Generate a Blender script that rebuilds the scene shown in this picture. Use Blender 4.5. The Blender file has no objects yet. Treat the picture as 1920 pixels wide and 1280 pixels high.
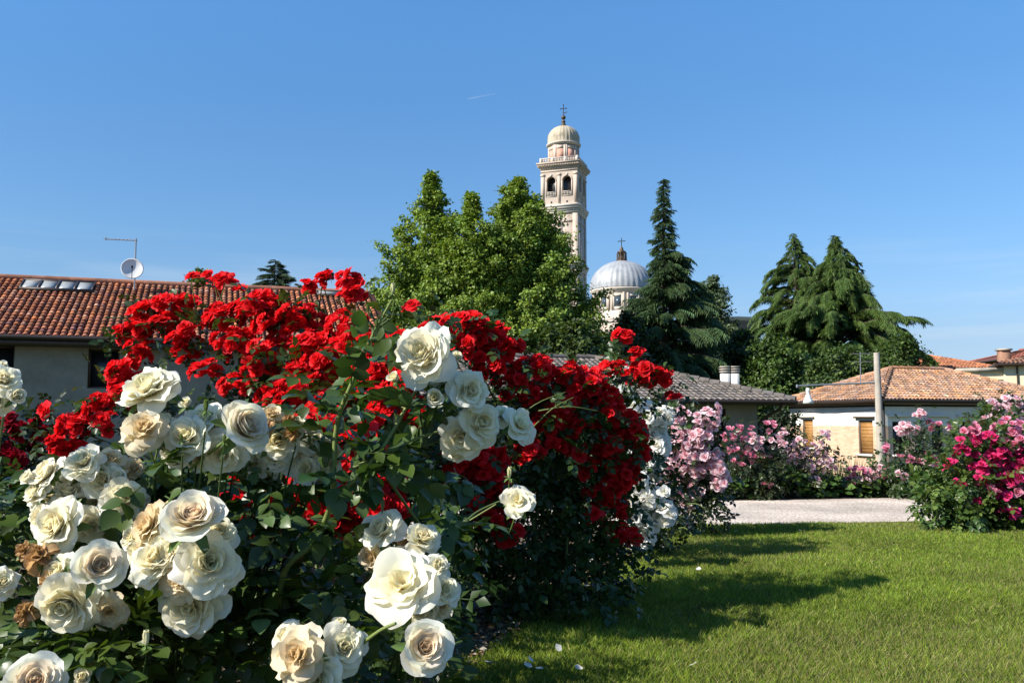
import bpy, math
import numpy as np
from mathutils import Vector, Matrix

# ------------------------------------------------------------------ camera, sky, sun, exposure
SC = bpy.context.scene
COL = SC.collection
H = 1.1                      # camera height
F = 1700.0                   # focal length in photo pixels (1920 wide)
PITCH = math.radians(5.04)

cam_d = bpy.data.cameras.new("camera")
cam_d.sensor_width = 36.0
cam_d.lens = 36.0 * F / 1920.0
cam_d.clip_start = 0.05
cam_d.clip_end = 9000.0
cam = bpy.data.objects.new("camera", cam_d)
COL.objects.link(cam)
cam.location = (0, 0, H)
cam.rotation_euler = (math.pi / 2 + PITCH, 0, 0)
SC.camera = cam

SUN_EL = math.radians(38)
SUN_AZ = (-0.90, -0.436)     # horizontal direction towards the sun
S = Vector((SUN_AZ[0] * math.cos(SUN_EL), SUN_AZ[1] * math.cos(SUN_EL), math.sin(SUN_EL))).normalized()

world = bpy.data.worlds.new("World")
SC.world = world
world.use_nodes = True
nt = world.node_tree
nt.nodes.clear()
out = nt.nodes.new("ShaderNodeOutputWorld")
bg = nt.nodes.new("ShaderNodeBackground")
sky = nt.nodes.new("ShaderNodeTexSky")
sky.sky_type = 'NISHITA'
sky.sun_disc = False
sky.sun_elevation = SUN_EL
sky.sun_rotation = math.atan2(S.x, S.y)
sky.altitude = 50
sky.air_density = 1.0
sky.dust_density = 0.0
sky.ozone_density = 2.6
hsv = nt.nodes.new("ShaderNodeHueSaturation")
hsv.inputs['Saturation'].default_value = 1.2
nt.links.new(sky.outputs[0], hsv.inputs['Color'])
tc_ = nt.nodes.new("ShaderNodeTexCoord")
sep_ = nt.nodes.new("ShaderNodeSeparateXYZ")
nt.links.new(tc_.outputs['Generated'], sep_.inputs[0])
rmp = nt.nodes.new("ShaderNodeValToRGB")        # clear air: keeps the low sky blue rather than white
rmp.color_ramp.elements[0].position = 0.0
rmp.color_ramp.elements[0].color = (0.32, 0.33, 0.48, 1)
rmp.color_ramp.elements[1].position = 0.58
rmp.color_ramp.elements[1].color = (1, 1, 1, 1)
for pos_, c_ in ((0.04, (0.34, 0.345, 0.49)), (0.085, (0.47, 0.43, 0.51)), (0.13, (0.60, 0.55, 0.60)), (0.2, (0.68, 0.655, 0.69)), (0.28, (0.76, 0.735, 0.765)), (0.34, (0.79, 0.80, 0.83)), (0.42, (0.90, 0.93, 0.96))):
    e_ = rmp.color_ramp.elements.new(pos_)
    e_.color = (c_[0] * .93, min(1, c_[1] * 1.02), min(1, c_[2] * 1.03), 1)
nt.links.new(sep_.outputs[2], rmp.inputs[0])
mulr = nt.nodes.new("ShaderNodeMix")
mulr.data_type = 'RGBA'
mulr.blend_type = 'MULTIPLY'
mulr.inputs[0].default_value = 1.0
nt.links.new(hsv.outputs[0], mulr.inputs[6])
nt.links.new(rmp.outputs[0], mulr.inputs[7])
# a few thin streaks of cirrus low in the sky
map_ = nt.nodes.new("ShaderNodeMapping")
map_.inputs['Scale'].default_value = (2.2, 2.2, 26.0)
map_.inputs['Rotation'].default_value = (0.0, 0.14, 0.0)
nt.links.new(tc_.outputs['Generated'], map_.inputs[0])
cn = nt.nodes.new("ShaderNodeTexNoise")
cn.inputs['Scale'].default_value = 1.6
cn.inputs['Detail'].default_value = 7
nt.links.new(map_.outputs[0], cn.inputs['Vector'])
cr_ = nt.nodes.new("ShaderNodeValToRGB")
cr_.color_ramp.elements[0].position = 0.5
cr_.color_ramp.elements[1].position = 0.78
cr_.color_ramp.elements[1].color = (0.5, 0.5, 0.5, 1)
nt.links.new(cn.outputs[0], cr_.inputs[0])
el_ = nt.nodes.new("ShaderNodeValToRGB")
for pos_, val_ in ((0.0, 0.3), (0.07, 1.0), (0.12, 0.9), (0.2, 0.0)):
    e_ = el_.color_ramp.elements.new(pos_)
    e_.color = (val_, val_, val_, 1)
el_.color_ramp.elements.remove(el_.color_ramp.elements[-1])
el_.color_ramp.elements.remove(el_.color_ramp.elements[0])
nt.links.new(sep_.outputs[2], el_.inputs[0])
cm = nt.nodes.new("ShaderNodeMath")
cm.operation = 'MULTIPLY'
nt.links.new(cr_.outputs[0], cm.inputs[0])
nt.links.new(el_.outputs[0], cm.inputs[1])
cmx = nt.nodes.new("ShaderNodeMix")
cmx.data_type = 'RGBA'
nt.links.new(cm.outputs[0], cmx.inputs[0])
nt.links.new(mulr.outputs[2], cmx.inputs[6])
cmx.inputs[7].default_value = (3.4, 3.9, 4.4, 1)
nt.links.new(cmx.outputs[2], bg.inputs[0])
bg.inputs[1].default_value = 0.126
nt.links.new(bg.outputs[0], out.inputs[0])

sun_d = bpy.data.lights.new("sun", 'SUN')
sun_d.energy = 5.0
sun_d.angle = math.radians(0.53)
sun_d.color = (1.0, 0.94, 0.84)
sun = bpy.data.objects.new("sun", sun_d)
COL.objects.link(sun)
sun.rotation_euler = S.to_track_quat('Z', 'Y').to_euler()

SC.view_settings.view_transform = 'Standard'
SC.view_settings.look = 'None'
SC.view_settings.exposure = 0.76
SC.view_settings.gamma = 1.0
SC.view_settings.use_curve_mapping = False
SC.cycles.max_bounces = 8
SC.cycles.transparent_max_bounces = 8

# ------------------------------------------------------------------ helpers
rng = np.random.default_rng(11)
PI = math.pi
_sp, _cp = math.sin(PITCH), math.cos(PITCH)


def ray(px, py):
    a, b = (px - 960.0) / F, (640.0 - py) / F
    return np.array([a, _cp - b * _sp, _sp + b * _cp])


def P(px, py, d):
    """Point seen at a photo pixel at distance d along the view axis on the ground plan."""
    r = ray(px, py)
    return np.array([0, 0, H]) + r * (d / r[1])


def Zat(py, d):
    return P(960, py, d)[2]


def G(px, py, z=0.0):
    r = ray(px, py)
    return np.array([0, 0, H]) + r * ((z - H) / r[2])


def ray_plane(px, py, p0, n):
    r = ray(px, py)
    o = np.array([0, 0, H])
    return o + r * (np.dot(np.asarray(p0) - o, n) / np.dot(r, n))


def unit(v):
    v = np.asarray(v, float)
    return v / np.maximum(np.linalg.norm(v, axis=-1, keepdims=True), 1e-9)


XF = {}


class MB:
    """Collects vertices and faces (and a colour per vertex) for one mesh object."""

    def __init__(self):
        self.V, self.Fs, self.C, self.n = [], [], [], 0

    def add(self, V, Fc, C=None):
        V = np.asarray(V, float).reshape(-1, 3)
        Fc = np.asarray(Fc, np.int64)
        if C is None:
            C = np.full((len(V), 3), 0.5)
        C = np.asarray(C, float)
        if C.ndim == 1 and len(C) == 3 and len(V) != 3:
            C = np.tile(C, (len(V), 1))
        elif C.ndim == 1 and len(C) == 3:
            C = np.tile(C, (len(V), 1))
        self.V.append(V)
        self.C.append(C)
        self.Fs.append(Fc + self.n)
        self.n += len(V)

    def mesh(self, name, mats, smooth=False, off=None, rot=0.0):
        V = np.concatenate(self.V)
        C = np.concatenate(self.C)
        if off is not None:
            V = V - np.asarray(off)
        if rot:
            c, s = math.cos(-rot), math.sin(-rot)
            V = np.stack([c * V[:, 0] - s * V[:, 1], s * V[:, 0] + c * V[:, 1], V[:, 2]], 1)
        me = bpy.data.meshes.new(name)
        loops = np.concatenate([f.ravel() for f in self.Fs]).astype(np.int32)
        tot = np.concatenate([np.full(len(f), f.shape[1]) for f in self.Fs]).astype(np.int32)
        start = np.concatenate([[0], np.cumsum(tot)[:-1]]).astype(np.int32)
        me.vertices.add(len(V))
        me.vertices.foreach_set("co", V.astype(np.float32).ravel())
        me.loops.add(len(loops))
        me.loops.foreach_set("vertex_index", loops)
        me.polygons.add(len(tot))
        me.polygons.foreach_set("loop_start", start)
        me.polygons.foreach_set("loop_total", tot)
        if smooth:
            me.polygons.foreach_set("use_smooth", np.ones(len(tot), bool))
        at = me.color_attributes.new("tint", 'FLOAT_COLOR', 'POINT')
        c4 = np.concatenate([C, np.ones((len(C), 1))], 1).astype(np.float32)
        at.data.foreach_set("color", c4.ravel())
        me.update(calc_edges=True)
        me.validate()
        if not isinstance(mats, (list, tuple)):
            mats = [mats]
        for m in mats:
            me.materials.append(m)
        return me

    def build(self, name, mat, parent=None, smooth=False, world=True):
        """world=True: vertices are world coordinates; else already local to the parent."""
        off, rot = None, 0.0
        if parent is not None and world:
            off, rot = XF[parent.name]
        me = self.mesh(name, mat, smooth, off, rot)
        o = bpy.data.objects.new(name, me)
        COL.objects.link(o)
        if parent is not None:
            o.parent = parent
        else:
            XF[o.name] = (np.zeros(3), 0.0)
        return o


def tag(o, label=None, cat=None, group=None, kind=None):
    if label:
        o["label"] = label
    if cat:
        o["category"] = cat
    if group:
        o["group"] = group
    if kind:
        o["kind"] = kind
    return o


def thing(name, label, cat, loc=(0, 0, 0), rot=0.0, group=None):
    o = bpy.data.objects.new(name, None)
    o.empty_display_size = 0.1
    COL.objects.link(o)
    o.location = tuple(float(x) for x in loc)
    o.rotation_euler = (0, 0, rot)
    XF[o.name] = (np.array(loc, float), rot)
    return tag(o, label, cat, group)


BOXF = np.array([[0, 3, 2, 1], [4, 5, 6, 7], [0, 1, 5, 4], [1, 2, 6, 5], [2, 3, 7, 6], [3, 0, 4, 7]])


def box(mb, x0, x1, y0, y1, z0, z1, C=None):
    mb.add([(x0, y0, z0), (x1, y0, z0), (x1, y1, z0), (x0, y1, z0),
            (x0, y0, z1), (x1, y0, z1), (x1, y1, z1), (x0, y1, z1)], BOXF, C)


def obox(mb, O, u, n, w, d, h, C=None):
    """box from corner O, w along u, d along n, h up."""
    O, u, n = np.asarray(O, float), np.asarray(u, float), np.asarray(n, float)
    z = np.array([0, 0, 1.0])
    V = [O, O + u * w, O + u * w + n * d, O + n * d]
    V = V + [v + z * h for v in V]
    mb.add(V, BOXF, C)


def lathe(mb, prof, seg=32, c=(0, 0), C=None, a0=0.0):
    prof = np.asarray(prof, float)
    k = len(prof)
    a = a0 + np.arange(seg) * 2 * PI / seg
    V = np.stack([c[0] + prof[:, None, 0] * np.cos(a), c[1] + prof[:, None, 0] * np.sin(a),
                  np.repeat(prof[:, None, 1], seg, 1)], -1).reshape(-1, 3)
    Fc = []
    for i in range(k - 1):
        for j in range(seg):
            j2 = (j + 1) % seg
            Fc.append((i * seg + j, i * seg + j2, (i + 1) * seg + j2, (i + 1) * seg + j))
    mb.add(V, Fc, C)


def tube(mb, pts, rad, n=6, C=None, cap=True):
    pts = np.asarray(pts, float)
    k = len(pts)
    rad = np.broadcast_to(np.asarray(rad, float), (k,))
    T = unit(np.gradient(pts, axis=0))
    ref = np.array([0.31, 0.17, 0.93]) if abs(T[0][2]) < 0.9 else np.array([1.0, 0.1, 0.05])
    A = unit(np.cross(T, ref))
    B = np.cross(T, A)
    th = np.arange(n) * 2 * PI / n
    V = pts[:, None] + rad[:, None, None] * (np.cos(th)[None, :, None] * A[:, None] + np.sin(th)[None, :, None] * B[:, None])
    V = V.reshape(-1, 3)
    i = np.arange(k - 1)[:, None] * n
    j = np.arange(n)[None]
    j2 = (j + 1) % n
    Fc = np.stack([i + j, i + j2, i + n + j2, i + n + j], -1).reshape(-1, 4)
    mb.add(V, Fc, C)
    if cap:
        mb.add(V[-n:], np.arange(n)[None], None if C is None or np.ndim(C) > 1 else C)


def bez(a, b, c, n):
    t = np.linspace(0, 1, n)[:, None]
    return (1 - t) ** 2 * np.asarray(a) + 2 * t * (1 - t) * np.asarray(b) + t * t * np.asarray(c)


def spline(pts, n):
    """Catmull-Rom through pts."""
    p = np.asarray(pts, float)
    p = np.concatenate([[2 * p[0] - p[1]], p, [2 * p[-1] - p[-2]]])
    m = len(p) - 3
    res = []
    for t in np.linspace(0, m - 1e-6, n):
        i = int(t)
        f = t - i
        a, b, c, d = p[i:i + 4]
        res.append(0.5 * (2 * b + (c - a) * f + (2 * a - 5 * b + 4 * c - d) * f * f + (3 * b - a - 3 * c + d) * f ** 3))
    return np.array(res)


# ------------------------------------------------------------------ materials
def new_mat(name):
    m = bpy.data.materials.new(name)
    m.use_nodes = True
    n = m.node_tree
    n.nodes.clear()
    o = n.nodes.new("ShaderNodeOutputMaterial")
    p = n.nodes.new("ShaderNodeBsdfPrincipled")
    n.links.new(p.outputs[0], o.inputs[0])
    return m, n, p, o


def noise_col(n, scale, c1, c2, detail=6, lo=0.3, hi=0.7, vec=None, rough=0.6):
    tx = n.nodes.new("ShaderNodeTexNoise")
    tx.inputs['Scale'].default_value = scale
    tx.inputs['Detail'].default_value = detail
    tx.inputs['Roughness'].default_value = rough
    if vec is None:
        tc = n.nodes.new("ShaderNodeTexCoord")
        vec = tc.outputs['Object']
    n.links.new(vec, tx.inputs['Vector'])
    r = n.nodes.new("ShaderNodeValToRGB")
    r.color_ramp.elements[0].position = lo
    r.color_ramp.elements[1].position = hi
    r.color_ramp.elements[0].color = (*c1, 1)
    r.color_ramp.elements[1].color = (*c2, 1)
    n.links.new(tx.outputs[0], r.inputs[0])
    return r.outputs[0], tx.outputs[0]


def bump(n, p, h, strength=0.3, dist=0.02):
    b = n.nodes.new("ShaderNodeBump")
    b.inputs['Strength'].default_value = strength
    b.inputs['Distance'].default_value = dist
    n.links.new(h, b.inputs['Height'])
    n.links.new(b.outputs[0], p.inputs['Normal'])


def mat_noise(name, c1, c2, scale=3.0, rough=0.85, bstr=0.25, bscale=None, bdist=0.02, metal=0.0, spec=0.3):
    m, n, p, o = new_mat(name)
    c, h = noise_col(n, scale, c1, c2)
    n.links.new(c, p.inputs['Base Color'])
    p.inputs['Roughness'].default_value = rough
    p.inputs['Metallic'].default_value = metal
    p.inputs['Specular IOR Level'].default_value = spec
    if bstr:
        if bscale:
            _, h = noise_col(n, bscale, c1, c2)
        bump(n, p, h, bstr, bdist)
    return m


def mix(n, a, b, fac, mode='MIX'):
    x = n.nodes.new("ShaderNodeMix")
    x.data_type = 'RGBA'
    x.blend_type = mode
    if isinstance(fac, float):
        x.inputs[0].default_value = fac
    else:
        n.links.new(fac, x.inputs[0])
    for k, v in ((6, a), (7, b)):
        if isinstance(v, tuple):
            x.inputs[k].default_value = (*v, 1)
        else:
            n.links.new(v, x.inputs[k])
    return x.outputs[2]


def mat_tint(name, rough=0.5, trans=0.0, spec=0.4, tcol=(1, 1, 1), nscale=0.0, namt=0.25, sheen=0.0, bstr=0.0):
    """Colour read from the vertex colour (each leaf, tile or petal has its own), with optional translucency."""
    m, n, p, o = new_mat(name)
    at = n.nodes.new("ShaderNodeAttribute")
    at.attribute_name = "tint"
    col = at.outputs['Color']
    if nscale:
        c, h = noise_col(n, nscale, (1 - namt,) * 3, (1, 1, 1))
        col = mix(n, col, c, 1.0, 'MULTIPLY')
        if bstr:
            bump(n, p, h, bstr, 0.02)
    n.links.new(col, p.inputs['Base Color'])
    p.inputs['Roughness'].default_value = rough
    p.inputs['Specular IOR Level'].default_value = spec
    if trans:
        t = n.nodes.new("ShaderNodeBsdfTranslucent")
        n.links.new(mix(n, col, tcol, 1.0, 'MULTIPLY'), t.inputs[0])
        ms = n.nodes.new("ShaderNodeMixShader")
        ms.inputs[0].default_value = trans
        n.links.new(p.outputs[0], ms.inputs[1])
        n.links.new(t.outputs[0], ms.inputs[2])
        n.links.new(ms.outputs[0], o.inputs[0])
    return m


def mat_plain(name, c, rough=0.6, metal=0.0, spec=0.4):
    m, n, p, o = new_mat(name)
    cc, h = noise_col(n, 7.0, tuple(x * 0.85 for x in c), tuple(min(1, x * 1.1) for x in c))
    n.links.new(cc, p.inputs['Base Color'])
    p.inputs['Roughness'].default_value = rough
    p.inputs['Metallic'].default_value = metal
    p.inputs['Specular IOR Level'].default_value = spec
    return m


M = {}
M['leaf'] = mat_tint("rose_leaf", rough=0.36, trans=0.22, spec=0.34, tcol=(1.6, 1.7, 0.7))
M['treeleaf'] = mat_tint("tree_leaf", rough=0.5, trans=0.26, spec=0.3, tcol=(1.5, 1.5, 0.6))
M['needle'] = mat_tint("needles", rough=0.6, trans=0.1, spec=0.25, tcol=(1.3, 1.4, 0.8))
M['grass'] = mat_tint("grass_blade", rough=0.55, trans=0.25, spec=0.25, tcol=(1.4, 1.4, 0.6))
M['petal'] = mat_tint("petal", rough=0.6, trans=0.45, spec=0.12, tcol=(1.0, 0.97, 0.86))
M['redpetal'] = mat_tint("red_petal", rough=0.6, trans=0.42, spec=0.12, tcol=(1.2, 1.0, 1.0))
M['cane'] = mat_tint("cane_bark", rough=0.55, spec=0.3)
M['bark'] = mat_noise("bark", (0.035, 0.026, 0.02), (0.11, 0.085, 0.065), 6.0, 0.9, 0.6)
M['tile'] = mat_tint("clay_tile", rough=0.85, spec=0.2, nscale=3.0, namt=0.45)
M['stone'] = mat_noise("pale_stone", (0.42, 0.335, 0.265), (0.56, 0.46, 0.375), 0.5, 0.85, 0.1)
M['stonew'] = mat_noise("white_stone", (0.50, 0.435, 0.37), (0.62, 0.55, 0.475), 0.6, 0.85, 0.1)
M['pink'] = mat_noise("pink_plaster", (0.50, 0.26, 0.19), (0.60, 0.34, 0.25), 0.8, 0.9, 0.1)
M['domestone'] = mat_noise("weathered_dome_stone", (0.28, 0.24, 0.17), (0.55, 0.47, 0.35), 0.9, 0.85, 0.1)
M['lead'] = mat_noise("lead_sheet", (0.25, 0.265, 0.28), (0.40, 0.415, 0.43), 0.6, 0.55, 0.1, metal=0.15)
M['bronze'] = mat_plain("dark_bronze", (0.10, 0.07, 0.045), 0.5, 0.5)
M['iron'] = mat_plain("dark_iron", (0.03, 0.03, 0.03), 0.5, 0.4)
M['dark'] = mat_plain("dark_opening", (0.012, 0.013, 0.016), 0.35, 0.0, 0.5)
M['glass'] = mat_plain("window_glass", (0.05, 0.07, 0.09), 0.08, 0.0, 0.8)
M['greywall'] = mat_noise("grey_render", (0.19, 0.17, 0.13), (0.26, 0.235, 0.185), 2.0, 0.9, 0.2, 30)
M['white'] = mat_noise("white_plaster", (0.68, 0.64, 0.57), (0.80, 0.76, 0.69), 1.3, 0.88, 0.15, 25)
M['cream'] = mat_noise("cream_plaster", (0.66, 0.55, 0.36), (0.76, 0.65, 0.45), 1.0, 0.88, 0.1, 25)
M['shutter'] = mat_noise("ochre_shutter", (0.30, 0.15, 0.045), (0.40, 0.21, 0.07), 6.0, 0.6, 0.1)
M['darkwood'] = mat_noise("dark_wood", (0.05, 0.03, 0.02), (0.09, 0.055, 0.035), 6.0, 0.6, 0.1)
M['gutter'] = mat_plain("brown_gutter", (0.05, 0.035, 0.028), 0.45, 0.3)
M['greymetal'] = mat_plain("grey_metal", (0.33, 0.34, 0.35), 0.4, 0.7)
M['dishm'] = mat_noise("painted_dish", (0.55, 0.55, 0.54), (0.66, 0.66, 0.65), 3.0, 0.5, 0.0)
M['pole'] = mat_noise("weathered_concrete_pole", (0.30, 0.26, 0.21), (0.46, 0.41, 0.35), 2.5, 0.9, 0.3, 12)
M['enamel'] = mat_noise("white_enamel", (0.60, 0.62, 0.60), (0.74, 0.75, 0.72), 6.0, 0.35, 0.0)
M['skylight'] = mat_plain("roof_glazing", (0.30, 0.32, 0.32), 0.3, 0.0, 0.4)


def brick_mat():
    m, n, p, o = new_mat("pinkish_brick")
    at = n.nodes.new("ShaderNodeAttribute")
    at.attribute_name = "tint"
    b = n.nodes.new("ShaderNodeTexBrick")
    b.inputs['Scale'].default_value = 1.0
    b.inputs['Brick Width'].default_value = 0.25
    b.inputs['Row Height'].default_value = 0.075
    b.inputs['Mortar Size'].default_value = 0.008
    b.inputs['Color1'].default_value = (0.60, 0.36, 0.21, 1)
    b.inputs['Color2'].default_value = (0.74, 0.50, 0.33, 1)
    b.inputs['Mortar'].default_value = (0.60, 0.50, 0.40, 1)
    n.links.new(at.outputs['Vector'], b.inputs['Vector'])
    c, h = noise_col(n, 1.2, (0.82,) * 3, (1, 1, 1))
    n.links.new(mix(n, b.outputs[0], c, 1.0, 'MULTIPLY'), p.inputs['Base Color'])
    p.inputs['Roughness'].default_value = 0.9
    bump(n, p, b.outputs['Fac'], -0.2, 0.01)
    return m


M['brick'] = brick_mat()
M['shadebrick'] = mat_noise("shaded_brick", (0.13, 0.09, 0.065), (0.22, 0.16, 0.12), 3.0, 0.9, 0.3, 20)  # dull brick, colour darkened to carry the shade on the apse


def ground_mat(name, cols, scale1, scale2, bstr, bdist):
    m, n, p, o = new_mat(name)
    c1, h1 = noise_col(n, scale1, cols[0], cols[1], 8, 0.35, 0.65)
    c2, h2 = noise_col(n, scale2, (0.6,) * 3, (1.15,) * 3, 4, 0.3, 0.7)
    n.links.new(mix(n, c1, c2, 1.0, 'MULTIPLY'), p.inputs['Base Color'])
    p.inputs['Roughness'].default_value = 0.95
    p.inputs['Specular IOR Level'].default_value = 0.15
    bump(n, p, h1, bstr, bdist)
    return m


M['lawn'] = ground_mat("lawn_soil", ((0.035, 0.05, 0.012), (0.075, 0.10, 0.022)), 60, 1.2, 0.6, 0.03)
M['earth'] = ground_mat("bare_earth", ((0.10, 0.07, 0.045), (0.21, 0.155, 0.105)), 35, 2.0, 0.9, 0.03)
M['gravel'] = ground_mat("pink_gravel", ((0.40, 0.315, 0.25), (0.82, 0.715, 0.61)), 26, 1.0, 0.9, 0.03)
M['field'] = ground_mat("field", ((0.05, 0.07, 0.02), (0.09, 0.11, 0.035)), 2, 0.1, 0.3, 0.05)

# ------------------------------------------------------------------ ground
BX = np.array([3.0, 3.9, 4.6, 5.3, 6.2, 7.2, 8.3, 9.3])           # bed edge: depth -> x
BXX = np.array([-0.75, -0.35, -0.15, 0.08, 0.45, 0.85, 1.25, 1.55])


def bed_edge(y):
    return np.interp(y, BX, BXX)


def path_near(x):
    return 9.55 + 0.012 * x * x + 0.09 * x


def path_far(x):
    return 12.55 + 0.02 * x * x + 0.02 * x


def terrain(x, y):
    return -1.35 * np.clip((y - 15.5) / 3.0, 0, 1) ** 1.0


def sheet(name, X, Y, Zf, mat, kind="structure"):
    mb = MB()
    k, l = X.shape
    V = np.stack([X, Y, Zf], -1).reshape(-1, 3)
    i = np.arange(k - 1)[:, None] * l
    j = np.arange(l - 1)[None]
    mb.add(V, np.stack([i + j, i + j + 1, i + l + j + 1, i + l + j], -1).reshape(-1, 4)[:, ::-1])
    o = mb.build(name, mat)
    o["kind"] = kind
    return o


gy = np.concatenate([[-60, -20, 0, 8, 15.5, 18.5, 25, 60, 120, 300, 900, 4000]])
gx = np.array([-4000, -900, -300, -100, -40, -15, 0, 15, 40, 100, 300, 900, 4000.0])
GX, GY = np.meshgrid(gx, gy, indexing='ij')
sheet("ground", GX, GY, terrain(GX, GY) - 0.012, M['field'])

# lawn
ly = np.linspace(-2, 9.6, 30)
U, Vv = np.meshgrid(np.linspace(0, 1, 14), ly, indexing='ij')
LX = bed_edge(Vv) + U * (16 - bed_edge(Vv))
LY = np.where(Vv > 9.5, np.minimum(path_near(LX), 30), Vv)
LYs = Vv.copy()
sheet("lawn", LX, LYs, np.zeros_like(LX) - 0.006, M['lawn'])
mbx = np.linspace(-6, 16, 40)
U, Vv = np.meshgrid(mbx, np.linspace(0, 1, 3), indexing='ij')
sheet("lawn_edge", U, 9.3 + Vv * (path_near(U) - 9.3), np.zeros_like(U) - 0.003, M['lawn'])
# gravel path
U, Vv = np.meshgrid(np.linspace(-16, 24, 60), np.linspace(0, 1, 6), indexing='ij')
sheet("gravel_path", U, path_near(U) + Vv * (path_far(U) - path_near(U)), 0.0 * U + 0.001, M['gravel'])
# rose bed soil and the planting strip behind the path
U, Vv = np.meshgrid(np.linspace(0, 1, 14), np.linspace(-2, 9.35, 36), indexing='ij')
BXs = -14 + U * (bed_edge(Vv) + 14)
hump = 0.03 * np.sin(BXs * 5.1) * np.sin(Vv * 4.3) * U * (1 - U) * 4
sheet("rose_bed_soil", BXs, Vv, hump + 0.002, M['earth'])
U, Vv = np.meshgrid(np.linspace(-16, 24, 40), np.linspace(0, 1, 3), indexing='ij')
sheet("border_soil", U, path_far(U) + Vv * 2.2, 0 * U - 0.003, M['earth'])


# ------------------------------------------------------------------ leaves
def frames(axis, up):
    X = unit(axis)
    Z = up - (up * X).sum(-1, keepdims=True) * X
    Z = unit(Z + 1e-6)
    Y = np.cross(Z, X)
    return X, Y, Z


def leaf_hi():
    s = np.array([0, 0.14, 0.36, 0.6, 0.82, 1.0])
    w = np.array([0.02, 0.26, 0.40, 0.36, 0.2, 0.0])
    V, Fc = [], []
    for a, b in zip(s, w):
        z = -0.22 * a * a
        V += [(a, b, z + 0.22 * b), (a, 0, z), (a, -b, z + 0.22 * b)]
    for i in range(5):
        k = 3 * i
        Fc += [(k, k + 1, k + 4, k + 3), (k + 1, k + 2, k + 5, k + 4)]
    return np.array(V), np.array(Fc)[:, ::-1]


def leaf_mid():
    V = np.array([(0, 0, 0), (0.4, 0.38, 0.04), (0.45, 0, -0.06), (0.4, -0.38, 0.04), (1, 0, -0.2), (0.78, 0.24, -0.04), (0.78, -0.24, -0.04)])
    return V, None


def leaf_lo():
    return np.array([(0, 0, 0), (0.45, -0.36, 0.07), (1, 0, -0.1), (0.45, 0.36, 0.07)]), np.array([(0, 1, 2), (0, 2, 3)])


LEAF = {'hi': leaf_hi(), 'lo': leaf_lo()}
LEAF['mid'] = (leaf_mid()[0], np.array([(0, 2, 1), (0, 3, 2), (1, 2, 5), (2, 4, 5), (3, 6, 2), (2, 6, 4)])[:, ::-1])


def scatter(mb, tmpl, Pp, axis, up, L, C, ws=1.0):
    T, Fc = LEAF[tmpl] if isinstance(tmpl, str) else tmpl
    X, Y, Z = frames(axis, up)
    n, k = len(Pp), len(T)
    L = np.broadcast_to(np.asarray(L, float), (n,))[:, None, None]
    ws = np.broadcast_to(np.asarray(ws, float), (n,))[:, None, None]
    V = Pp[:, None] + L * (T[None, :, 0:1] * X[:, None] + ws * T[None, :, 1:2] * Y[:, None] + T[None, :, 2:3] * Z[:, None])
    Fs = (Fc[None] + (np.arange(n) * k)[:, None, None]).reshape(-1, Fc.shape[1])
    mb.add(V.reshape(-1, 3), Fs, np.repeat(C, k, axis=0))


def tints(n, base, var=0.25, hue=0.12, r=None, alt=None, pa=0.0):
    r = r or rng
    base = np.asarray(base, float)
    v = np.exp(r.normal(0, var, (n, 1)))
    h = r.normal(0, hue, (n, 1))
    C = base * v * np.concatenate([1 + h, 1 + 0.3 * h, 1 - h], 1)
    if alt is not None:
        m = r.random(n) < pa
        C[m] = np.asarray(alt) * v[m]
    return np.clip(C, 0.001, 0.95)


def compound(mb, Pp, axis, up, L, C, tmpl='mid', r=None):
    """Rose leaves: five leaflets on a rachis."""
    r = r or rng
    n = len(Pp)
    X, Y, Z = frames(axis, up)
    L = np.broadcast_to(np.asarray(L, float), (n,))
    for t, side in ((1.55, 0), (1.2, 1), (1.2, -1), (0.55, 1), (0.55, -1)):
        p = Pp + X * (t * L)[:, None] - Z * (0.16 * t * t * L)[:, None]
        if side == 0:
            a = X - 0.25 * Z
            s = 1.0
        else:
            a = 0.55 * X + side * 0.85 * Y - 0.15 * Z
            s = 0.88 if t > 1 else 0.74
        a = a + r.normal(0, 0.13, (n, 3))
        u = Z + r.normal(0, 0.22, (n, 3)) + side * 0.25 * Y
        cc = np.clip(C * np.exp(r.normal(0, 0.1, (n, 1))), 0, 1)
        scatter(mb, tmpl, p, a, u, L * s, cc, 1.0)
    # rachis: a thin strip
    T = (np.array([(0, -0.02, 0), (0, 0.02, 0), (1, 0.015, -0.16), (1, -0.015, -0.16)]), np.array([(0, 1, 2, 3)]))
    scatter(mb, T, Pp, X, Z, L * 1.55, C * 1.1)


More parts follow.
